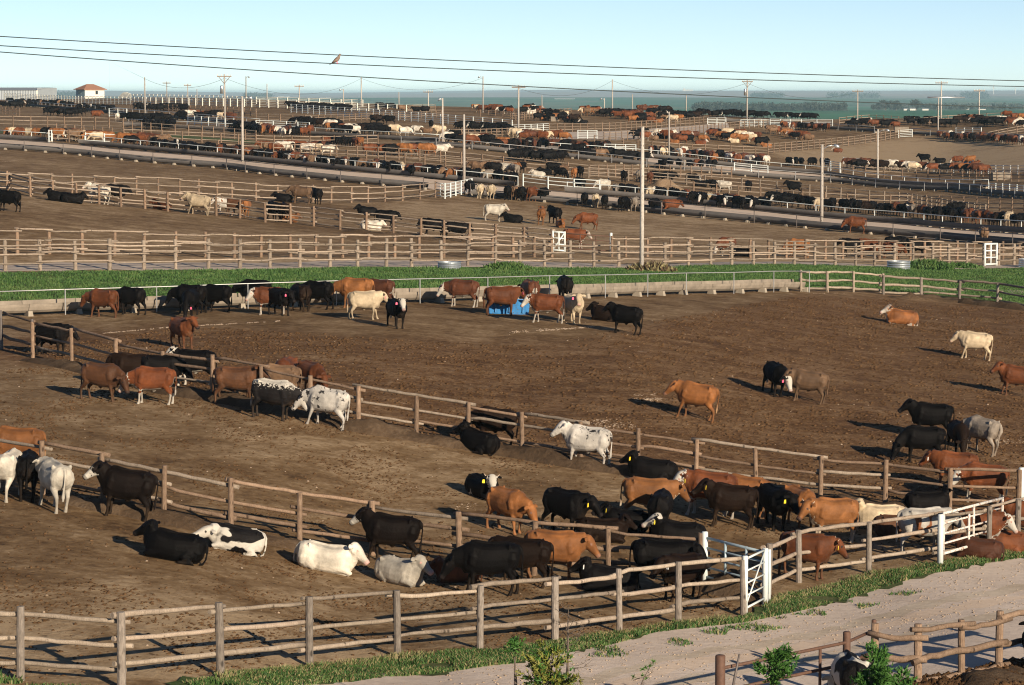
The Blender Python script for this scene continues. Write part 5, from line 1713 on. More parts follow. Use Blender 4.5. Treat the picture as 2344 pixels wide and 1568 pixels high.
# ---------------------------------------------------------------- far trees
def leafball(pts, size, n_each, spread):
    V, F = [], []
    pts = np.asarray(pts)
    N = len(pts) * n_each
    c = np.repeat(pts, n_each, 0) + rng.normal(0, 1, (N, 3)) * np.asarray(spread)
    t = rng.normal(0, 1, (N, 3, 3)) * size
    v = (c[:, None] + t).reshape(-1, 3)
    f = np.arange(N * 3).reshape(N, 3)
    return v, f
def tree(label, u, v, w, h, D, group='far trees on the plain'):
    c = gpt(u, v, D)
    s = D / FOC
    W_, H = w * s, h * s
    r = link('tree', None, loc=c)
    tag(r, label, 'tree', group)
    MB().tube([(0, 0, -2), (W_ * .02, 0, H * .3), (W_ * .01, 0, H * .75)], [W_ * .05, W_ * .035, W_ * .01], 7).build('trunk', M['bark'], r)
    k = 26
    pts = np.stack([rng.normal(0, W_ * .22, k), rng.normal(0, W_ * .22, k), H * (.22 + .68 * rng.uniform(0, 1, k) ** .8)], 1)
    pts[:, 0] *= 1.15 - .6 * np.abs(pts[:, 2] / H - .5)
    v_, f_ = leafball(pts, W_ * .035, 60, (W_ * .08, W_ * .08, H * .06))
    v_[:, 2] = np.maximum(v_[:, 2], .0)
    link('crown', mesh_np('crown', v_, f_, [M['fartree']]), r)
for i, (lab, u, w, h) in enumerate((('leftmost low tree of the far right tree clump', 1999, 14, 14), ('tall dense tree in the far right clump left of the farm buildings', 2026, 30, 24), ('second tall tree of the far right clump, just left of the white farm building', 2050, 30, 23),
        ('tall tree rising behind the white farm buildings', 2096, 30, 25), ('low tree right of the white farm buildings', 2122, 18, 16), ('tree just left of the wide white pole arm', 2141, 16, 16), ('lone round dark tree in the plain at right', 2203, 14, 13))):
    tree(lab, u, 256 if i != 6 else 258, w, h, 3650 + 40 * i)
pts = []
s = 3600 / FOC
for i in range(150):
    u = 1588 + (1935 - 1588) * (i / 149)
    c = gpt(u, 257, 3600 + random.uniform(-40, 60))
    hh = (12 + 7 * float(vnoise(np.array(u), np.array(0.), 22, 3)) + random.uniform(-3, 2)) * s
    for z in np.linspace(.1, 1, 4):
        pts.append((c.x + random.uniform(-2, 2), c.y, c.z + hh * z))
v_, f_ = leafball(pts, .75, 26, (1.3, 2, .9))
tag(link('treeline', mesh_np('treeline', v_, f_, [M['fartree']])), 'long dark shelterbelt of trees on the plain behind the right ridge', 'tree line', None, 'stuff')
pts = []
for i in range(90):
    u = random.uniform(1960, 2343)
    c = gpt(u, random.choice((243, 246, 249)), random.uniform(4200, 5400))
    if float(vnoise(np.array(u), np.array(3.), 25, 9)) < .45: continue
    for z in (1, 3, 6):
        pts.append((c.x, c.y, c.z + z))
v_, f_ = leafball(pts, 1.2, 22, (3, 3, 1.5))
tag(link('far_scrub', mesh_np('far_scrub', v_, f_, [M['fartree']])), 'patches of far scrub and low trees across the right of the plain', 'scrub', None, 'stuff')
pts = []
for u0, u1, vv in ((126, 175, 216), (1900, 2010, 214), (560, 620, 213), (2200, 2260, 215), (1720, 1790, 214)):
    for i in range(60):
        c = gpt(random.uniform(u0, u1), vv, random.uniform(11000, 14000))
        for z in (4, 12):
            pts.append((c.x, c.y, c.z + z))
v_, f_ = leafball(pts, 3.0, 14, (8, 8, 4))
tag(link('far_scrub', mesh_np('far_scrub', v_, f_, [M['fartree']])), 'thin strips of trees along the hazy horizon', 'scrub', None, 'stuff')

# ---------------------------------------------------------------- wires and bird
def wire(label, vs, D0, D1, r=.011):
    us = [x[0] for x in vs]
    co = np.polyfit(us, [x[1] for x in vs], 2)
    pts = []
    for u in np.linspace(-900, 3300, 60):
        t = u / PW
        vv = float(np.polyval(co, u))
        pts.append(at_depth(u, vv, D0 + (D1 - D0) * t))
    b = MB()
    base = pts[0]
    b.tube([p - base for p in pts], r, 7)
    o = b.build('power_line', M['wire'], None, base, True)
    tag(o, label, 'power line', 'dark power lines crossing the sky')
    return lambda u: at_depth(u, float(np.polyval(co, u)), D0 + (D1 - D0) * u / PW)
wire('topmost of the three dark power lines crossing the sky', [(0, 83.5), (772, 126.5), (1172, 143.5), (1757, 168.5), (2343, 185)], 60, 74)
w2 = wire('middle dark power line with the dove perched on it', [(0, 104.5), (772, 147), (1172, 163), (1757, 183.5), (2343, 198.5)], 60, 74)
wire('lowest of the three dark power lines, dipping over the plain', [(0, 119), (586, 161.5), (1172, 196.5), (1757, 225), (2343, 247.5)], 60, 74)
# thin distribution wires between the poles on the ridge
tops = {}
for x in list(bpy.data.objects):
    if x.get('category') == 'pole':
        pm = x.children[0].data
        tops[x['label']] = x.location + Vector((0, 0, max(v.co.z for v in pm.vertices) - .25))
def span(label, a, b, sag=1.2, dx=0.0):
    P, Q = tops[a], tops[b]
    pts = []
    for t in np.linspace(0, 1, 14):
        p = P.lerp(Q, t)
        p.z -= sag * 4 * t * (1 - t)
        p.x += dx
        pts.append(p)
    b_ = MB()
    b_.tube([p - pts[0] for p in pts], .022, 5)
    o = b_.build('overhead_wire', M['wire'], None, pts[0])
    tag(o, label, 'wire', 'thin overhead wires between the far poles')
span('thin sagging wire from the tallest dark pole to the plain pole beside it', 'tallest plain dark pole right of the small house', 'plain pole left of the braced crossarm pole', 1.6)
span('thin sagging wire from the plain pole to the braced crossarm pole', 'plain pole left of the braced crossarm pole', 'crossarm pole with braces and transformer in the left far pens', 1.6)
span('thin wire from the braced crossarm pole to the plain skyline pole', 'crossarm pole with braces and transformer in the left far pens', 'plain pole on the skyline left of the brown board fence', 3.0)
span('thin wire from the plain skyline pole to the hooked lamp pole', 'plain pole on the skyline left of the brown board fence', 'light pole with a hooked lamp arm on the skyline near the centre', 2.5)
span('thin wire from the lane crossarm pole to the plain ridge pole', 'crossarm pole behind the white fence at the cattle lane', 'plain pole rising behind the ridge cattle right of centre', 2.0)
span('thin wire from the plain ridge pole to the leaning crossarm pole', 'plain pole rising behind the ridge cattle right of centre', 'leaning crossarm pole with braces and transformer at the right', 2.5)
span('thin wire from the leaning crossarm pole to the crossarm pole by the trees', 'leaning crossarm pole with braces and transformer at the right', 'crossarm pole in front of the far tree clumps', 2.0)
span('thin wire from the far left crossarm pole to the shed crossarm pole', 'crossarm pole behind the shed at the far left', 'crossarm pole between the shed and the small house', 1.5)
# mourning dove
bp = w2(771)
M['dove'] = plain_mat('dove_feathers', (.22, .165, .13), .8, 0, .3, 30, .2)
M['dove_pale'] = plain_mat('dove_breast', (.55, .45, .36), .8, 0, .1, 30, .2)
B = Body()
sc_ = 1.0
path = [(-.235, -.052, .008, .005), (-.16, -.012, .020, .010), (-.105, .026, .030, .024), (-.05, .070, .050, .052), (.0, .105, .056, .060), (.04, .150, .050, .052), (.062, .188, .034, .036), (.075, .214, .029, .029), (.086, .238, .032, .030), (.094, .254, .024, .022), (.104, .262, .010, .009)]
P3 = [Vector((x, 0, z)) for x, z, _, _ in path]
rs = []
for i, (x, z, a, b) in enumerate(path):
    t = (P3[min(i + 1, len(P3) - 1)] - P3[max(0, i - 1)]).normalized()
    up = Vector((0, 1, 0)).cross(t) * -1
    rs.append(ring(P3[i], (0, 1, 0), up, a, b, b, 12, 2))
B.loft(rs, 'b', [0] * len(rs))
bm_ = bpy.data.meshes.new('dove')
bm_.from_pydata(B.v, [], B.f)
bm_.polygons.foreach_set('use_smooth', np.ones(len(bm_.polygons), dtype=bool))
bm_.materials.append(M['dove'])
do = link('dove', bm_, None, bp + Vector((0, 0, .012)))
do.scale = (.80, .80, .80)
do.rotation_euler = (0, 0, R(-12))
tag(do, 'brown dove perched on the middle power line', 'bird')
MB().tube([(.104, 0, .248), (.135, 0, .238)], [.008, .002], 6).build('beak', M['wire'], do)
for s_ in (1, -1):
    MB().tube([(.0, .022 * s_, .06), (.004, .022 * s_, .012), (.004, .022 * s_, -.006), (.03, .022 * s_, -.004)], [.009, .006, .006, .005], 6).build('leg', M['tag_pink'], do)
    bw = MB()
    bw.tube([(.045, .050 * s_, .125), (-.01, .062 * s_, .09), (-.08, .048 * s_, .045), (-.16, .018 * s_, -.005)], [.012, .026, .022, .005], 8, flat=1.6)
    bw.build('wing', M['dove'], do, None, True)

# ---------------------------------------------------------------- junipers and a dead sapling in front
def juniper(label, u, v, D, h, w, mats, n=420, seed=1, branches=14, name='juniper'):
    rnd = random.Random(seed)
    q = at_depth(u, v, D)
    z0 = gz(q.x, D)
    top = q.z
    r = link(name, None, loc=(q.x, D, z0))
    tag(r, label, 'tree' if name == 'juniper' else 'shrub')
    H = top - z0
    MB().tube([(0, 0, -.3), (.03, 0, H * .45), (-.02, .02, H * .9)], [.09, .06, .012], 8, True, .08).build('trunk', M['bark'], r)
    bt = MB()
    V, F, MI = [], [], []
    k = 0
    for b_i in range(branches):
        z = H - h * (rnd.random() ** .8) * 1.0
        an = rnd.uniform(0, 6.28)
        L = w * (.25 + .75 * min(1, (H - z) / h + .12)) * rnd.uniform(.55, 1.1)
        d = Vector((math.cos(an), math.sin(an), rnd.uniform(.25, .9))).normalized()
        p0 = Vector((0, 0, z - L * .35))
        p1 = p0 + d * L
        bt.tube([p0, p0.lerp(p1, .5) + Vector((0, 0, .03)), p1], [.018, .012, .004], 5)
        for c in range(int(n / branches)):
            t = rnd.uniform(.25, 1.05)
            c0 = p0.lerp(p1, t) + Vector((rnd.gauss(0, .05), rnd.gauss(0, .05), rnd.gauss(0, .05)))
            dd_ = (d + Vector((rnd.gauss(0, .6), rnd.gauss(0, .6), rnd.gauss(.15, .5)))).normalized()
            m = rnd.randrange(len(mats))
            for s in range(5):
                e = (dd_ + Vector((rnd.gauss(0, .45), rnd.gauss(0, .45), rnd.gauss(0, .45)))).normalized()
                side = e.cross(Vector((rnd.gauss(0, 1), rnd.gauss(0, 1), rnd.gauss(0, 1)))).normalized() * .011
                ln = rnd.uniform(.05, .13)
                V += [c0 - side, c0 + side, c0 + e * ln * .6 + side * .9, c0 + e * ln, c0 + e * ln * .6 - side * .9]
                F.append(tuple(range(k, k + 5)))
                MI.append(m)
                k += 5
    bt.build('branch', M['bark'], r)
    me = mesh_np('foliage', V, F, mats, False, MI)
    link('foliage', me, r)
    return r
JG = [M['needle'], M['needle'], M['needle2']]
juniper('green juniper tip in front of the rusty pipe fence', 1768, 1484, 50, 1.2, .78, [M['needle']], 1100, 3, 20)
juniper('green juniper tip beside the pinto cow', 1994, 1478, 49, 1.3, .62, [M['needle'], M['needle']], 1200, 5, 20)
juniper('small green juniper tip at the lower right below the log fence', 2064, 1540, 49, .6, .36, [M['needle']], 360, 8, 10)
juniper('yellowing juniper bush at the bottom centre', 1262, 1488, 50, .9, .85, [M['needle2'], M['needle2'], M['needle']], 900, 11, 22)
juniper('small dark juniper twig at the left of the yellowing bush', 1180, 1468, 50, .25, .10, [M['needle']], 60, 13, 4)
def twig_tree(label, u, vtop, D, n, seed, spread, leaf=None, lean=(0, 0)):
    rnd = random.Random(seed)
    q = at_depth(u, vtop, D)
    z0 = gz(q.x, D)
    H = q.z - z0
    r = link('dead_sapling' if not leaf else 'bare_branch', None, loc=(q.x - lean[0], D, z0))
    tag(r, label, 'sapling')
    pts = [Vector((lean[0] * (t ** 2) + rnd.gauss(0, .02), 0, H * t)) for t in (0, .3, .5, .65, .8, .9, 1.0)]
    MB().tube(pts, [.05, .04, .032, .024, .016, .010, .004], 7, True, .1).build('trunk', M['bark'], r)
    b = MB()
    for i in range(n):
        t = rnd.uniform(.62, .98)
        p0 = Vector((lean[0] * t * t, 0, H * t))
        an = rnd.uniform(0, 6.28)
        L = spread * rnd.uniform(.4, 1.0) * (1.15 - t) * 3
        d = Vector((math.cos(an), math.sin(an) * .6, rnd.uniform(-.2, .7))).normalized()
        p1 = p0 + d * L * .5
        p2 = p0 + d * L + Vector((0, 0, rnd.uniform(-.08, .12)))
        b.tube([p0, p1, p2], [.008, .006, .003], 5)
        for j in range(2):
            s = p0.lerp(p2, rnd.uniform(.4, .9))
            b.tube([s, s + (d + Vector((rnd.gauss(0, .6), rnd.gauss(0, .6), rnd.gauss(0, .6)))).normalized() * L * .4], [.005, .002], 4)
    b.build('branch', M['bark'], r)
    if leaf:
        V, F = [], []
        k = 0
        for c in range(7):
            c0 = Vector((lean[0] * 1.0 + rnd.uniform(-.45, .05) * (c / 6), 0, H * 1.0 - .32 * (c / 6))) + Vector((rnd.gauss(0, .03), rnd.gauss(0, .03), rnd.gauss(0, .02)))
            for s in range(22):
                e = Vector((rnd.gauss(.2, .6), rnd.gauss(0, .5), rnd.gauss(.2, .5))).normalized()
                side = e.cross(Vector((rnd.gauss(0, 1), rnd.gauss(0, 1), rnd.gauss(0, 1)))).normalized() * .010
                ln = rnd.uniform(.04, .09)
                V += [c0 - side, c0 + side, c0 + e * ln]
                F.append((k, k + 1, k + 2))
                k += 3
        link('foliage', mesh_np('foliage', V, F, [leaf]), r)
twig_tree('bare dead sapling in front of the front log fence', 1298, 1385, 52, 26, 4, .42)
twig_tree('half bare branch with green tips reaching over the road', 1492, 1516, 50, 8, 9, .3, M['needle'], (.75, 0))

# ---------------------------------------------------------------- haze over the plain
hz = MB()
hz.box((0, 13000, 0), (40000, 28000, 76))
hm = bpy.data.materials.new('haze')
hm.use_nodes = True
hn = hm.node_tree.nodes
hn.clear()
ho = hn.new('ShaderNodeOutputMaterial')
hv = hn.new('ShaderNodeVolumePrincipled')
hv.inputs['Density'].default_value = 6e-5
hv.inputs['Color'].default_value = (.55, .85, 1.0, 1)
hv.inputs['Anisotropy'].default_value = 0.0
hm.node_tree.links.new(hv.outputs[0], ho.inputs['Volume'])
hz_o = hz.build('haze', hm)
tag(hz_o, kind='stuff')
# ---------------------------------------------------------------- the herd
T1G = 'cattle at the near feed trough'
P1G = 'cattle in the big front pen'
P2G = 'cattle in the left front pen'
P3G = 'cattle in the right front pen'
C = cow
# at the near trough
C(238, 726, 157, 'feed', 'red', 'dark red steer feeding at the left end of the near trough', T1G, size=1.02)
C(302, 720, 150, 'feed', 'black', 'black steer feeding just right of the leftmost red steer', T1G)
C(438, 716, 163, 'feed', 'black', 'long black steer feeding behind the small bluish black one', T1G, size=1.05)
C(437, 724, 262, 'graze', 'black', 'bluish black steer facing out with a pink tag and lowered head', T1G, eartag='pink', size=.95)
C(497, 714, 160, 'feed', 'black', 'black steer with a worn flank patch feeding beside a rail post', T1G)
C(585, 703, 168, 'feed', 'black', 'black steer with its head over the trough left of the red white-faced one', T1G, size=1.05)
C(618, 720, 192, 'level', 'redface', 'red white-faced steer turning back from the near trough', T1G)
C(640, 722, 310, 'level', 'black', 'black steer with a pink tag walking out from the near trough', T1G, eartag='pink')
C(688, 712, 118, 'feed', 'brownblack', 'brownish black steer seen from behind at the near trough', T1G)
C(728, 708, 160, 'feed', 'black', 'black steer standing broadside left of the long tan bull at the trough', T1G, size=1.08)
C(815, 704, 175, 'feed', 'orange', 'long tan bull at the trough behind the cream steer', T1G, size=1.18)
C(868, 700, 165, 'feed', 'darkredface', 'dark red steer with a white tail tip behind the tan bull', T1G)
C(834, 731, 3, 'level', 'cream', 'cream steer facing right in front of the tan bull', T1G, eartag='pink', size=1.02)
C(906, 750, 292, 'stand', 'baldy', 'black white-faced steer with a pink tag facing the viewer', T1G, eartag='pink', yaw=-8)
C(1058, 702, 172, 'feed', 'darkredface', 'dark red white-faced steer feeding left of the blue tank', T1G, size=1.05)
C(1146, 722, 8, 'level', 'red', 'red bull standing in front of the blue water tank', T1G, size=1.12, eartag='pink')
C(1250, 738, 178, 'level', 'redface', 'dark red white-faced bull drinking from the blue water tank', T1G, size=1.05)
C(1310, 738, 292, 'stand', 'cream', 'cream bull with a pink tag facing out right of the blue tank', T1G, eartag='pink', size=1.05)
C(1291, 692, 98, 'feed', 'black', 'black bull seen from behind with its head in the trough', T1G, size=1.08)
C(1212, 700, 110, 'feed', 'darkredface', 'dark red steer half hidden behind the blue tank cattle', T1G)
C(1388, 734, 165, 'lie', 'brownblack', 'muddy black steer lying behind the standing black one', T1G)
C(1430, 764, 160, 'stand', 'black', 'black steer standing over the lying muddy one', T1G, size=.98)
# big pen
C(418, 796, 305, 'stand', 'red', 'red steer with a pale muzzle facing the viewer behind the middle fence', P1G, size=1.0, yaw=10)
C(118, 814, 332, 'level', 'black', 'black steer stepping right behind the left end of the middle fence', P1G, size=1.05)
C(446, 882, 178, 'stand', 'baldyunder', 'black steer with a pale udder behind the middle fence', P1G, size=1.08, horns=True)
C(652, 896, 255, 'low', 'redface', 'red white-faced steer behind the middle fence near the speckled pair', P1G)
C(708, 906, 305, 'low', 'red', 'red steer with lowered head just behind a middle fence post', P1G)
C(1128, 1018, 178, 'low', 'brownblack', 'dark brown steer behind the fence above the lying black bull', P1G, size=1.05)
C(1588, 958, 163, 'level', 'orange', 'orange red bull standing alone with its head low, facing left', P1G, size=1.12, yaw=10)
C(1768, 903, 288, 'low', 'baldy', 'black steer with a grey face and pink tag beside the dun one', P1G, eartag='pink', size=1.05, yaw=20)
C(1845, 920, 172, 'level', 'dun', 'dun steer facing the grey faced black one', P1G, size=1.02)
C(2062, 742, 190, 'lie', 'orangeface', 'orange white-faced steer lying near the grass strip', P1G, size=1.25)
C(2228, 822, 176, 'level', 'cream', 'cream bull standing alone at the right of the big pen', P1G, size=1.04)
C(2322, 906, 174, 'stand', 'red', 'red bull cut off by the right edge of the big pen', P1G, size=1.05)
C(2128, 1004, 176, 'stand', 'black', 'big black steer standing behind the grazing black one', P1G, size=1.12)
C(2110, 1058, 178, 'graze', 'black', 'black steer nosing the ground in front of the big black one', P1G, size=1.06)
C(2244, 1036, 128, 'low', 'grey', 'grey steer seen from behind right of the two black steers', P1G, size=1.06)
C(2188, 1038, 275, 'graze', 'brownblack', 'brown steer nosing the ground between the black and the grey steer', P1G, size=.92)
C(2180, 1120, 178, 'level', 'red', 'bright red steer behind the right end of the middle fence', P1G, size=1.05, eartag='white')
C(2244, 1150, 180, 'low', 'redface', 'dark red steer with a white face behind the right fence posts', P1G, size=1.08)
C(2120, 1172, 10, 'lie', 'black', 'black steer lying behind the fence right of the pale lying steer', P1G, size=1.05)
# left front pen, behind the dividing fence
C(230, 916, 340, 'low', 'brown', 'brown steer butting heads with the red white-faced one', P2G, size=1.08)
C(350, 924, 182, 'low', 'redface', 'red white-faced steer with white belly butting heads with the brown one', P2G, size=1.06, eartag='yellow')
C(306, 890, 175, 'level', 'brownblack', 'dark brown steer hidden behind the two butting steers', P2G, size=1.04)
C(368, 893, 5, 'low', 'black', 'black steer behind the back of the butting red white-faced steer', P2G, size=1.04)
C(538, 924, 3, 'stand', 'brown', 'long red-brown steer left of the speckled pair', P2G, size=1.1)
C(640, 912, 178, 'low', 'dun', 'tan steer behind the back of the speckled black steer', P2G, size=.96)
C(622, 958, 342, 'low', 'speckblack', 'black steer with a white speckled back facing the pale speckled one', P2G, size=1.14)
C(744, 976, 158, 'low', 'speckwhite', 'white blue speckled steer head to head with the speckled black one', P2G, size=1.12)
C(1095, 1032, 140, 'lie', 'black', 'black bull lying below the dark brown steer with its head up', P2G, size=1.1, yaw=10)
C(1342, 1068, 162, 'stand', 'speckwhite', 'white bull with black specks standing at the middle fence', P2G, size=1.16)
C(1492, 1098, 172, 'lie', 'black', 'black bull with a yellow tag lying beside the white speckled bull', P2G, size=1.14, eartag='yellow')
C(1102, 1136, 300, 'lie', 'baldyunder', 'horned black steer with white face and feet lying toward the viewer', P2G, size=1.02, horns=True, eartag='yellow', yaw=-20)
C(1158, 1216, 312, 'low', 'orange', 'tan steer lowering its head behind the dividing fence', P2G, size=1.06, yaw=12)
C(1290, 1222, 318, 'level', 'black', 'black steer with a yellow tag standing left of the tan horned cow', P2G, size=1.12, eartag='yellow')
C(1478, 1196, 358, 'level', 'orangewhite', 'tan horned steer facing right across the middle of the pen', P2G, size=1.18, horns=True)
C(1618, 1180, 178, 'level', 'redface', 'long red steer behind the tan horned one', P2G, size=1.2, eartag='yellow')
C(1700, 1182, 170, 'level', 'orange', 'orange steer mostly hidden behind the dark steer facing left', P2G, size=1.06)
C(1505, 1222, 80, 'low', 'black', 'black steer seen from behind under the nose of the tan horned one', P2G, size=1.06)
C(1372, 1238, 5, 'lie', 'brownblack', 'dark brown steer lying right of the tagged black one', P2G, size=1.05)
C(1552, 1246, 180, 'lie', 'baldy', 'black white-faced steer lying with nose up and a yellow tag', P2G, size=1.1, eartag='yellow')
C(1432, 1214, 175, 'lie', 'black', 'small black steer lying in front of the tan horned steer', P2G, size=.98, eartag='yellow')
C(1668, 1206, 176, 'stand', 'brownblack', 'dark brown steer with a small tag facing left behind the blue gate', P2G, size=1.1, eartag='yellow')
C(1764, 1208, 292, 'level', 'black', 'black steer with a yellow tag facing the viewer beside the horned tan calf', P2G, size=1.1, eartag='yellow')
C(1822, 1206, 298, 'low', 'orange', 'tan horned steer facing the viewer behind the brown and white one', P2G, size=1.02, horns=True)
C(1884, 1182, 185, 'lie', 'black', 'black steer whose back shows above the tan white-bellied one', P2G, size=1.05)
C(1902, 1240, 196, 'level', 'orangewhite', 'tan white-bellied horned steer facing left in the right pen', P3G, size=1.14, horns=True)
C(2016, 1206, 186, 'lie', 'cream', 'cream steer with a yellow tag lying behind the log fence', P3G, size=1.14, eartag='yellow')
C(2050, 1226, 5, 'lie', 'brown', 'brown steer lying right of the tagged cream one', P3G, size=1.0)
C(2110, 1266, 12, 'level', 'whitebrown', 'white steer with brown patches standing behind the white gate post', P3G, size=1.16)
C(1838, 1322, 342, 'level', 'red', 'red horned steer with yellow tag behind the front right fence', P3G, size=1.05, horns=True, eartag='yellow')
C(2232, 1258, 350, 'level', 'redface', 'red steer with a white back line behind the rusting gate', P3G, size=1.0)
C(2296, 1262, 185, 'lie', 'red', 'red steer lying behind the fence at the right end', P3G, size=1.0, eartag='yellow')
C(2240, 1278, 170, 'lie', 'darkred', 'dark red steer lying beside the rusting gate', P3G, size=.9)
C(2350, 1240, 175, 'stand', 'red', 'red steer cut off at the right edge behind the log fence', P3G, size=1.0)
# left front pen, in front
C(285, 1184, 172, 'stand', 'blaze', 'dark steer with a white muzzle standing at the dividing fence', P2G, size=1.14)
C(122, 1164, 118, 'level', 'white', 'white steer seen from behind at the dividing fence', P2G, size=1.1, yaw=20)
C(18, 1140, 82, 'low', 'white', 'white steer with its tail toward the viewer at the left edge', P2G, size=1.1)
C(62, 1140, 98, 'low', 'black', 'black steer between the two white steers seen from behind', P2G, size=1.06)
C(38, 1082, 182, 'level', 'orange', 'orange steer behind the dividing fence at the left edge', P2G, size=1.14)
C(398, 1280, 178, 'lie', 'black', 'long black steer lying left of the black and white one', P2G, size=1.18)
C(540, 1260, 192, 'rest', 'holstein', 'black and white patched steer lying at the dividing fence', P2G, size=1.02)
C(738, 1304, 3, 'lie', 'white', 'left one of the two lying white steers, facing right', P2G, size=1.18)
C(912, 1334, 318, 'lie', 'white', 'white steer lying with its pink nose toward the viewer', P2G, size=1.08, yaw=10)
C(892, 1288, 176, 'stand', 'blaze', 'black steer with a white muzzle standing behind the lying white pair', P2G, size=1.14)
C(1120, 1360, 180, 'low', 'black', 'big black steer behind the front log fence facing left', P2G, size=1.2)
C(1196, 1340, 172, 'level', 'brownblack', 'black steer with its raised tail toward the tan head', P2G, size=1.05)
C(1262, 1326, 356, 'level', 'orange', 'tan steer facing right among the black ones at the front fence', P2G, size=1.14, yaw=-6)
C(1050, 1330, 195, 'lie', 'red', 'red calf lying under the nose of the big black steer', P2G, size=.72)
C(1508, 1352, 2, 'level', 'black', 'huge black bull facing right behind the front fence', P2G, size=1.22)
C(1556, 1372, 222, 'level', 'brownblack', 'dark brown steer facing the viewer in front of the huge black bull', P2G, size=1.0, eartag='white')
C(1392, 1352, 186, 'lie', 'black', 'black steer lying with a pale tag left of the huge black bull', P2G, size=1.08, eartag='white')
C(1945, 1636, 96, 'graze', 'holstein', 'black and white pinto cow seen from behind at the rusty pipe fence', None, size=1.12)
C(2372, 1560, 95, 'level', 'black', 'black steer cut off at the right edge beside the manure heap', None, size=1.1)

# middle pens
G4 = 'cattle in the middle pens'
mid = [
 (20, 484, 165, 'level', 'black', 'black steer seen from behind at the left edge of the middle pen', 1.25), (134, 461, 178, 'lie', 'black', 'left one of two black steers lying behind the slanting grey fence', 1.1), (164, 465, 5, 'lie', 'black', 'right one of two black steers lying behind the slanting grey fence', 1.1),
 (224, 466, 172, 'stand', 'white', 'white steer with raised head behind the slanting grey fence', 1.12), (262, 464, 5, 'level', 'black', 'black steer just right of the white one with raised head', 1.1), (370, 480, 175, 'lie', 'red', 'small red steer lying alone behind the slanting grey fence', .85),
 (452, 491, 174, 'stand', 'cream', 'cream bull in front of the group in the middle left pen', 1.2), (515, 492, 190, 'level', 'whitebrown', 'white and brown steer right of the cream bull', 1.0), (534, 494, 170, 'low', 'brown', 'brown steer at the slanting fence between pale and black ones', 1.0), (560, 497, 85, 'level', 'orange', 'orange steer seen from behind in the middle left pen', 1.0),
 (625, 506, 120, 'level', 'black', 'left one of two black steers standing behind the slanting fence', 1.15), (648, 508, 100, 'level', 'brownblack', 'right one of two dark steers standing behind the slanting fence', 1.15), (660, 508, 10, 'lie', 'orange', 'orange calf lying behind the two standing dark steers', .8),
 (688, 466, 176, 'level', 'dun', 'large dun steer by the sunlit tan fence', 1.22), (722, 467, 120, 'level', 'black', 'black steer behind the large dun one', 1.05), (648, 462, 178, 'lie', 'black', 'black steer lying left of the large dun one', 1.0),
 (840, 493, 190, 'lie', 'black', 'black steer lying near the dirt bank of the slanting fence', 1.05), (848, 527, 10, 'lie', 'white', 'white steer lying behind the slanting fence', 1.05), (880, 522, 3, 'level', 'black', 'black steer standing beside the lying white one', 1.05),
 (990, 543, 178, 'level', 'black', 'left one of two black steers standing at the slanting fence', 1.05), (1042, 549, 3, 'level', 'black', 'right one of two black steers standing at the slanting fence', 1.05),
 (1128, 506, 8, 'stand', 'white', 'white steer standing alone in the middle pen, facing right', 1.12), (1174, 510, 170, 'lie', 'black', 'black steer lying right of the lone white one', 1.05), (1237, 514, 88, 'stand', 'orange', 'orange steer seen from behind in the middle pen', 1.12), (1268, 512, 120, 'stand', 'black', 'black steer with a lifted head beside the orange one', 1.12), (1282, 521, 280, 'lie', 'orange', 'orange calf lying in front of the black steer', .85),
 (1343, 526, 186, 'low', 'red', 'red bull walking left in the middle pen', 1.12), (1312, 568, 2, 'level', 'redface', 'red white-faced steer behind the rusty brown gate', 1.1), (1662, 585, 215, 'graze', 'redface', 'red white-faced steer nosing the ground behind the pole fence', 1.0), (1694, 587, 5, 'lie', 'black', 'black steer lying right of the nosing red one', 1.0),
 (1825, 589, 178, 'low', 'orange', 'orange steer alone behind the right pole fence', 1.0), (1948, 588, 178, 'level', 'black', 'left black steer of the group behind the right pole fence', 1.05), (1988, 590, 178, 'level', 'red', 'red steer in the group behind the right pole fence', 1.1), (2046, 583, 3, 'level', 'black', 'tall black steer in the group behind the right pole fence', 1.1), (2095, 588, 3, 'level', 'black', 'rightmost black steer of the group behind the right pole fence', 1.05), (2040, 592, 3, 'low', 'red', 'red steer low in front of the group behind the right pole fence', .9),
 (1958, 534, 178, 'low', 'red', 'red bull beside the right feed road trough', 1.2), (2251, 557, 88, 'level', 'dun', 'tan steer seen from behind at the right feed road trough', 1.1)]
for (u, v, h, po, hi, la, s) in mid:
    C(u, v, h, po, hi, la, G4, size=s)
G5 = 'cattle feeding along the near side of the feed road'
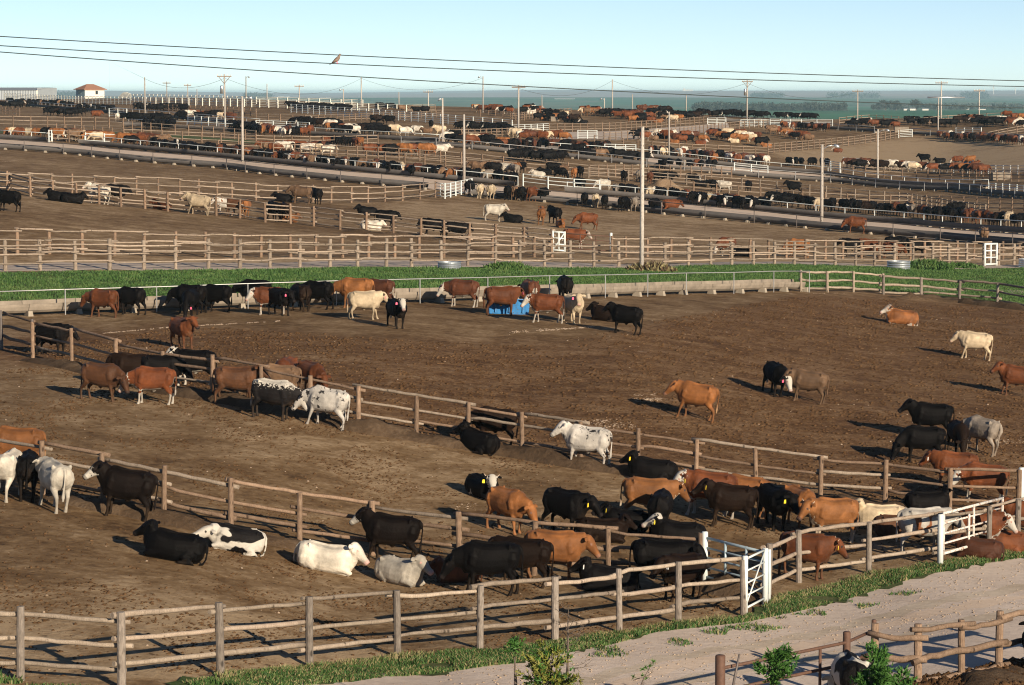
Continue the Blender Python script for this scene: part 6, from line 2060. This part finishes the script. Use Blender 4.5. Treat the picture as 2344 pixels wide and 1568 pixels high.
for (u, v, h, po, hi, la, s) in [
 (1073, 446, 70, 'feed', 'black', 'leftmost black steer at the right feed road trough', 1.1), (1098, 454, 82, 'feed', 'cream', 'left cream steer of the pair seen from behind at the feed road', 1.1), (1122, 456, 75, 'feed', 'cream', 'right cream steer of the pair seen from behind at the feed road', 1.1), (1160, 458, 85, 'feed', 'black', 'black steer right of the cream pair at the feed road', 1.1),
 (1178, 458, 78, 'feed', 'dun', 'brown and white steer between black ones at the feed road', 1.05), (1192, 460, 80, 'feed', 'black', 'black steer left of the red one at the feed road', 1.1), (1216, 461, 60, 'feed', 'red', 'red steer at the feed road left of the pole crossing', 1.15), (1243, 462, 70, 'feed', 'black', 'black steer at the right end of the first feed road group', 1.1),
 (1336, 474, 88, 'feed', 'black', 'black steer left of the tan rear at the feed road', 1.1), (1362, 475, 82, 'feed', 'cream', 'tan steer seen from behind between two black ones at the feed road', 1.0), (1382, 479, 88, 'feed', 'black', 'black steer right of the tan rear at the feed road', 1.05), (1426, 484, 60, 'feed', 'black', 'black steer left of the grey one at the tall pole', 1.1), (1452, 484, 75, 'feed', 'grey', 'grey white steer beside the tall bare pole', 1.1), (1496, 487, 60, 'feed', 'black', 'black steer right of the tall bare pole', 1.1), (1534, 491, 18, 'level', 'red', 'red white-nosed steer right of the tall bare pole', 1.15)]:
    C(u, v, h, po, hi, la, G5, size=s)

# rows and crowds farther back: (u0, v0, u1, v1, how many, hides, headings, poses, where)
ORD = ['first', 'second', 'third', 'fourth', 'fifth', 'sixth', 'seventh', 'eighth', 'ninth', 'tenth', 'eleventh', 'twelfth', 'thirteenth', 'fourteenth', 'fifteenth', 'sixteenth', 'seventeenth', 'eighteenth', 'nineteenth', 'twentieth', 'twenty-first', 'twenty-second']
MIXA = ['black'] * 5 + ['red', 'red', 'orange', 'darkred', 'baldy', 'redface', 'cream', 'dun', 'brownblack']
MIXB = ['black'] * 9 + ['brownblack', 'red', 'baldy', 'cream', 'grey']
MIXR = ['red', 'redface', 'orange', 'darkred', 'red', 'black', 'black', 'cream', 'dun', 'white']
MIXK = ['black'] * 8 + ['brownblack', 'baldy']
rr = random.Random(5)
BUNK = (262, 285)
def row(u0, v0, u1, v1, n, hides, heads, poses, where, jv=2.0, size=1.05, group='cattle in the far pens'):
    spots = []
    for i in range(n):
        t = (i + .5) / n
        spots.append((u0 + (u1 - u0) * t + rr.uniform(-.3, .3) * abs(u1 - u0) / n, v0 + (v1 - v0) * t + rr.uniform(-jv, jv)))
    seen = {}
    for (u, v) in spots:
        hd = rr.choice(hides) if isinstance(hides, list) else hides
        wd = BODY_WORD[hd]
        k = seen.get(wd, 0)
        seen[wd] = k + 1
        po = rr.choice(poses)
        h = rr.uniform(*heads) if isinstance(heads, tuple) else rr.choice(heads)
        lab = '%s %s steer from the left %s' % (ORD[min(k, 21)], wd, where)
        C(u, v, h, po, hd, lab, group, size=size * rr.uniform(.94, 1.1), yaw=0, legs=rr.choice((0, 3)))
FEED = ['feed', 'feed', 'level', 'low']
STD = ['level', 'stand', 'low', 'level']
ANY = ['level', 'stand', 'low', 'lie', 'level']
SIDE = [170, 185, 5, 350, 165, 20, 195]
row(1842, 478, 2010, 492, 9, MIXB, (230, 300), FEED, 'at the right trough, left of the tan rear', 2.5)
row(2010, 492, 2200, 509, 13, MIXB, (230, 300), FEED, 'at the right trough, right of the tan rear', 3)
row(2200, 509, 2343, 522, 10, MIXA, (230, 300), FEED, 'at the right trough by the right edge', 3)
C(2082, 490, 92, 'level', 'dun', 'tan steer seen from behind among the black row at the right feed road', 'cattle in the far pens', size=1.15)
C(2192, 493, 175, 'level', 'black', 'black steer standing behind the row at the right feed road', 'cattle in the far pens', size=1.1)
C(1816, 444, 176, 'stand', 'black', 'black bull standing alone left of the right light pole', 'cattle in the far pens', size=1.25)
row(1757, 468, 1842, 478, 5, MIXB, (150, 210), STD, 'in the row left of the right light pole', 4)
row(1395, 447, 1540, 460, 9, MIXB, (240, 290), FEED, 'in front of the tan manure heap', 2)
row(1540, 461, 1757, 484, 17, MIXB, (240, 295), FEED, 'right of the tan manure heap', 4)
C(1326, 436, 120, 'level', 'black', 'black steer standing inside the white sorting fence', 'cattle in the far pens', size=1.1)
C(1380, 438, 200, 'low', 'white', 'white steer right of the white sorting fence', 'cattle in the far pens')
for (u, v, h, po, hi, la) in [(1426, 417, 95, 'level', 'black', 'black steer seen from behind left of the manure heap'), (1460, 416, 90, 'level', 'grey', 'grey brown steer left of the manure heap'), (1486, 420, 80, 'level', 'red', 'red steer left of the pole behind the manure heap'), (1505, 418, 170, 'level', 'black', 'left black steer behind the manure heap'), (1528, 418, 10, 'level', 'black', 'right black steer behind the manure heap'),
    (1582, 423, 340, 'low', 'baldy', 'black white-faced steer stepping right of the manure heap'), (1602, 427, 5, 'lie', 'black', 'small black steer lying right of the manure heap'), (1636, 439, 178, 'level', 'black', 'black steer left of the white one near the tan fence'), (1656, 441, 175, 'level', 'white', 'white steer beside the black one near the tan fence'), (1711, 440, 95, 'level', 'black', 'black steer seen from behind in the pipe fenced pen')]:
    C(u, v, h, po, hi, la, 'cattle in the far pens', size=1.08)
for (u, v, h, po, hi, la) in [(1190, 397, 60, 'level', 'black', 'left black steer of the crowd above the sorting fence'), (1176, 403, 120, 'level', 'grey', 'grey steer at the left of the crowd above the sorting fence'), (1231, 406, 175, 'lie', 'white', 'white steer lying in front of the crowd above the sorting fence'), (1263, 398, 5, 'level', 'black', 'broad black steer of the crowd above the sorting fence'), (1287, 404, 60, 'level', 'dun', 'tan steer in the crowd above the sorting fence'), (1312, 411, 85, 'level', 'orange', 'orange steer seen from behind above the sorting fence'), (1326, 407, 100, 'level', 'black', 'right black steer of the crowd above the sorting fence'), (1280, 410, 330, 'graze', 'black', 'black steer nosing the ground above the sorting fence'), (1247, 400, 200, 'lie', 'black', 'black steer lying in the crowd above the sorting fence')]:
    C(u, v, h, po, hi, la, 'cattle in the far pens', size=1.08)
row(590, 368, 840, 393, 17, MIXA, (235, 300), FEED, 'at the feed road, right of the lamp pole', 2.5)
row(840, 393, 1060, 413, 18, MIXA, (235, 300), FEED, 'at the feed road, left of the middle pole', 4)
row(1062, 412, 1175, 424, 9, MIXB, (235, 300), FEED, 'at the feed road, right of the middle pole', 3)
row(1085, 393, 1175, 400, 7, MIXR, SIDE, STD, 'in the upper row right of the middle pole', 3)
row(345, 341, 480, 355, 10, MIXK + ['black'] * 4, (235, 300), STD, 'at the feed road left of the lamp pole', 3)
row(480, 352, 590, 366, 9, MIXA, (235, 300), FEED, 'at the feed road beside the lamp pole', 3)
row(5, 314, 112, 318, 6, ['red', 'red', 'orange', 'cream', 'black', 'brownblack'], (230, 300), FEED, 'at the short left trough', 1.5)
C(2116, 374, 165, 'stand', 'black', 'black steer standing in the far right pen left of the lying one', 'cattle in the far pens', size=1.2)
C(2152, 373, 178, 'lie', 'black', 'black steer lying in the far right pen', 'cattle in the far pens', size=1.15)
C(2193, 378, 178, 'low', 'redface', 'red white-legged steer by the small blue tank', 'cattle in the far pens', size=1.15)
C(2222, 377, 180, 'low', 'orange', 'orange steer by the small blue tank', 'cattle in the far pens', size=1.1)
C(2231, 378, 10, 'lie', 'red', 'red calf lying right of the small blue tank', 'cattle in the far pens', size=.8)
C(1917, 349, 178, 'lie', 'redface', 'red white-faced steer lying at the left of the far right pen', 'cattle in the far pens', size=1.0)
print('individual cattle', NCOW)
row(1800, 379, 1900, 383, 7, MIXK, (230, 300), FEED, 'at the upper paired trough', 1.5)
row(1500, 385, 1640, 389, 10, MIXB, (60, 110), FEED, 'feeding at the lower paired trough', 1.5)
row(735, 335, 830, 337, 8, ['cream', 'dun', 'black', 'black', 'black', 'orange', 'black', 'red'], (240, 300), STD, 'in the group of eight by the tan fence', 2)
print('individual cattle', NCOW)

# ---------------------------------------------------------------- the rest of the far herd: one mass
HV, HF, HM = [], [], []
HN = 0
herd_hides = ['black', 'brownblack', 'darkred', 'red', 'orange', 'dun', 'cream', 'white', 'baldy', 'redface', 'grey']
def low_mesh(key):
    me, _ = cow_mesh(*key, voxel=.055)
    v = np.zeros(len(me.vertices) * 3)
    me.vertices.foreach_get('co', v)
    m = np.zeros(len(me.vertices) * 4, dtype=np.float32)
    me.attributes['marks'].data.foreach_get('color', m)
    return v.reshape(-1, 3), [tuple(p.vertices) for p in me.polygons], m.reshape(-1, 4)
LOWK = {}
HA = []
def herd(u0, v0, u1, v1, n, hides, heads, poses, jv=2.0, size=1.10):
    global HN
    n = int(n * 1.35 + .5) if n > 3 else n
    for i in range(n):
        t = (i + rr.uniform(.1, .9)) / n
        p = at(u0 + (u1 - u0) * t, v0 + (v1 - v0) * t + rr.uniform(-jv, jv))
        po = rr.choice(poses)
        key = (po, 0, rr.choice((0, 1)) if po not in ('lie',) else 0, False)
        if key not in LOWK: LOWK[key] = low_mesh(key)
        v, f, m = LOWK[key]
        h = R(rr.uniform(*heads) if isinstance(heads, tuple) else rr.choice(heads))
        s = size * rr.uniform(.92, 1.12)
        c, sn = math.cos(h) * s, math.sin(h) * s
        w = np.stack([v[:, 0] * c - v[:, 1] * sn + p.x, v[:, 0] * sn + v[:, 1] * c + p.y, v[:, 2] * s + p.z - .02], 1)
        HV.append(w)
        HA.append(m)
        mi = herd_hides.index(rr.choice(hides))
        HF.extend([tuple(k + HN for k in q) for q in f])
        HM.extend([mi] * len(f))
        HN += len(v)
hA = ['black'] * 5 + ['red', 'red', 'orange', 'darkred', 'baldy', 'redface', 'cream', 'dun', 'brownblack', 'white']
hK = ['black'] * 8 + ['brownblack', 'baldy']
hR = ['red', 'redface', 'orange', 'darkred', 'red', 'black', 'cream', 'white', 'dun', 'black']
herd(842, 353, 1015, 358, 11, hR, SIDE, STD, 3)
herd(275, 333, 375, 336, 7, hR, SIDE, STD, 3)
herd(125, 322, 250, 326, 8, hR + ['white'], SIDE, STD, 3)
herd(600, 350, 760, 356, 10, hR, SIDE, STD, 3)
herd(1020, 325, 1172, 341, 16, hA, SIDE, ANY, 6)
herd(1172, 318, 1300, 326, 12, hR + ['white', 'cream', 'white'], SIDE, ANY, 6)
herd(1172, 340, 1390, 347, 18, ['black', 'darkred', 'red', 'black', 'brownblack'], (240, 300), FEED, 2.5)
herd(1172, 368, 1285, 374, 9, hK, SIDE, STD, 3)
herd(1290, 356, 1480, 376, 8, hK + ['dun'], SIDE, STD, 5)
herd(1487, 356, 1757, 380, 26, hR + ['red', 'darkred', 'black'], (235, 300), FEED, 4)
herd(1455, 316, 1612, 328, 14, hR, SIDE, ANY, 7)
herd(1630, 312, 1757, 334, 16, hR + ['black'], SIDE, ANY, 7)
herd(1195, 258, 1300, 272, 14, hA, SIDE, ANY, 5)
herd(1225, 276, 1345, 284, 7, hA, SIDE, ANY, 3)
herd(1332, 262, 1485, 275, 26, hA + ['orange'], SIDE, STD, 4)
herd(1440, 283, 1560, 282, 6, hR, SIDE, ANY, 3)
herd(1485, 268, 1600, 274, 12, hK + ['dun'], SIDE, STD, 3)
herd(1600, 268, 1757, 272, 12, hK, SIDE, STD, 2)
herd(1465, 258, 1530, 260, 6, hA, SIDE, STD, 1.5)
herd(1762, 270, 1870, 274, 12, hK, SIDE, STD, 3)
herd(1787, 296, 1895, 300, 11, hA, (60, 110), FEED, 2)
herd(1757, 306, 1855, 325, 9, hR + ['dun', 'grey'], SIDE, STD, 6)
herd(1940, 291, 2055, 294, 9, hK + ['red'], SIDE, STD, 3)
herd(2072, 284, 2185, 290, 9, hK, SIDE, STD, 4)
herd(2187, 282, 2343, 291, 16, hA + ['black'] * 4, SIDE, STD, 5)
herd(2300, 272, 2343, 276, 3, ['red', 'orange'], SIDE, STD, 2)
herd(2145, 320, 2343, 330, 24, hR + ['red', 'darkred', 'brownblack'], (60, 120), FEED, 4)
herd(1942, 386, 2085, 392, 9, hA + ['white'], SIDE, STD, 3)
herd(2085, 392, 2260, 404, 8, hA, SIDE, STD, 3)
herd(20, 240, 165, 247, 22, hK + ['dun'], (235, 300), FEED, 3)
herd(175, 252, 260, 258, 9, hK + ['dun'], (235, 300), FEED, 3)
herd(0, 245, 50, 250, 5, hK, SIDE, STD, 2)
herd(105, 262, 190, 268, 9, hK, SIDE, STD, 3)
herd(212, 273, 240, 274, 1, ['red'], [5], ['level'], 1)
herd(265, 278, 272, 278, 1, ['white'], [90], ['level'], 1)
herd(278, 277, 385, 282, 9, hK, SIDE, ANY, 3)
herd(312, 253, 425, 257, 13, hK, SIDE, STD, 3)
herd(412, 272, 535, 277, 9, hA, SIDE, STD, 4)
herd(325, 292, 395, 297, 9, hK, (235, 300), FEED, 3)
herd(530, 300, 590, 304, 6, hK, (235, 300), FEED, 3)
herd(586, 308, 715, 315, 14, hA, (235, 300), FEED, 4)
herd(673, 288, 770, 292, 9, hK, SIDE, STD, 3)
herd(750, 298, 815, 314, 7, hA + ['white'], SIDE, STD, 5)
herd(795, 302, 890, 309, 8, hK, SIDE, ANY, 4)
herd(850, 284, 900, 287, 3, hK, SIDE, STD, 2)
herd(666, 252, 800, 256, 16, hK + ['baldy'], SIDE, STD, 2)
herd(860, 251, 925, 257, 6, ['darkred', 'black', 'dun', 'black'], SIDE, STD, 2)
herd(948, 259, 982, 261, 2, ['black'], SIDE, STD, 1)
herd(1050, 300, 1172, 305, 9, hK + ['cream'], SIDE, ANY, 4)
herd(1085, 256, 1172, 260, 9, hA, SIDE, STD, 3)
herd(895, 309, 1010, 312, 4, ['dun', 'white', 'cream'], SIDE, STD, 3)
herd(985, 296, 992, 296, 1, ['black'], [90], ['level'], 1)
hme = mesh_np('distant_cattle', np.concatenate(HV), HF, [COAT[h] for h in herd_hides], True, HM)
ha = hme.attributes.new('marks', 'FLOAT_COLOR', 'POINT')
ha.data.foreach_set('color', np.concatenate(HA).astype(np.float32).ravel())
tag(link('distant_cattle', hme), 'crowds of black, red and pale cattle filling the farthest pens', 'cattle', None, 'stuff')
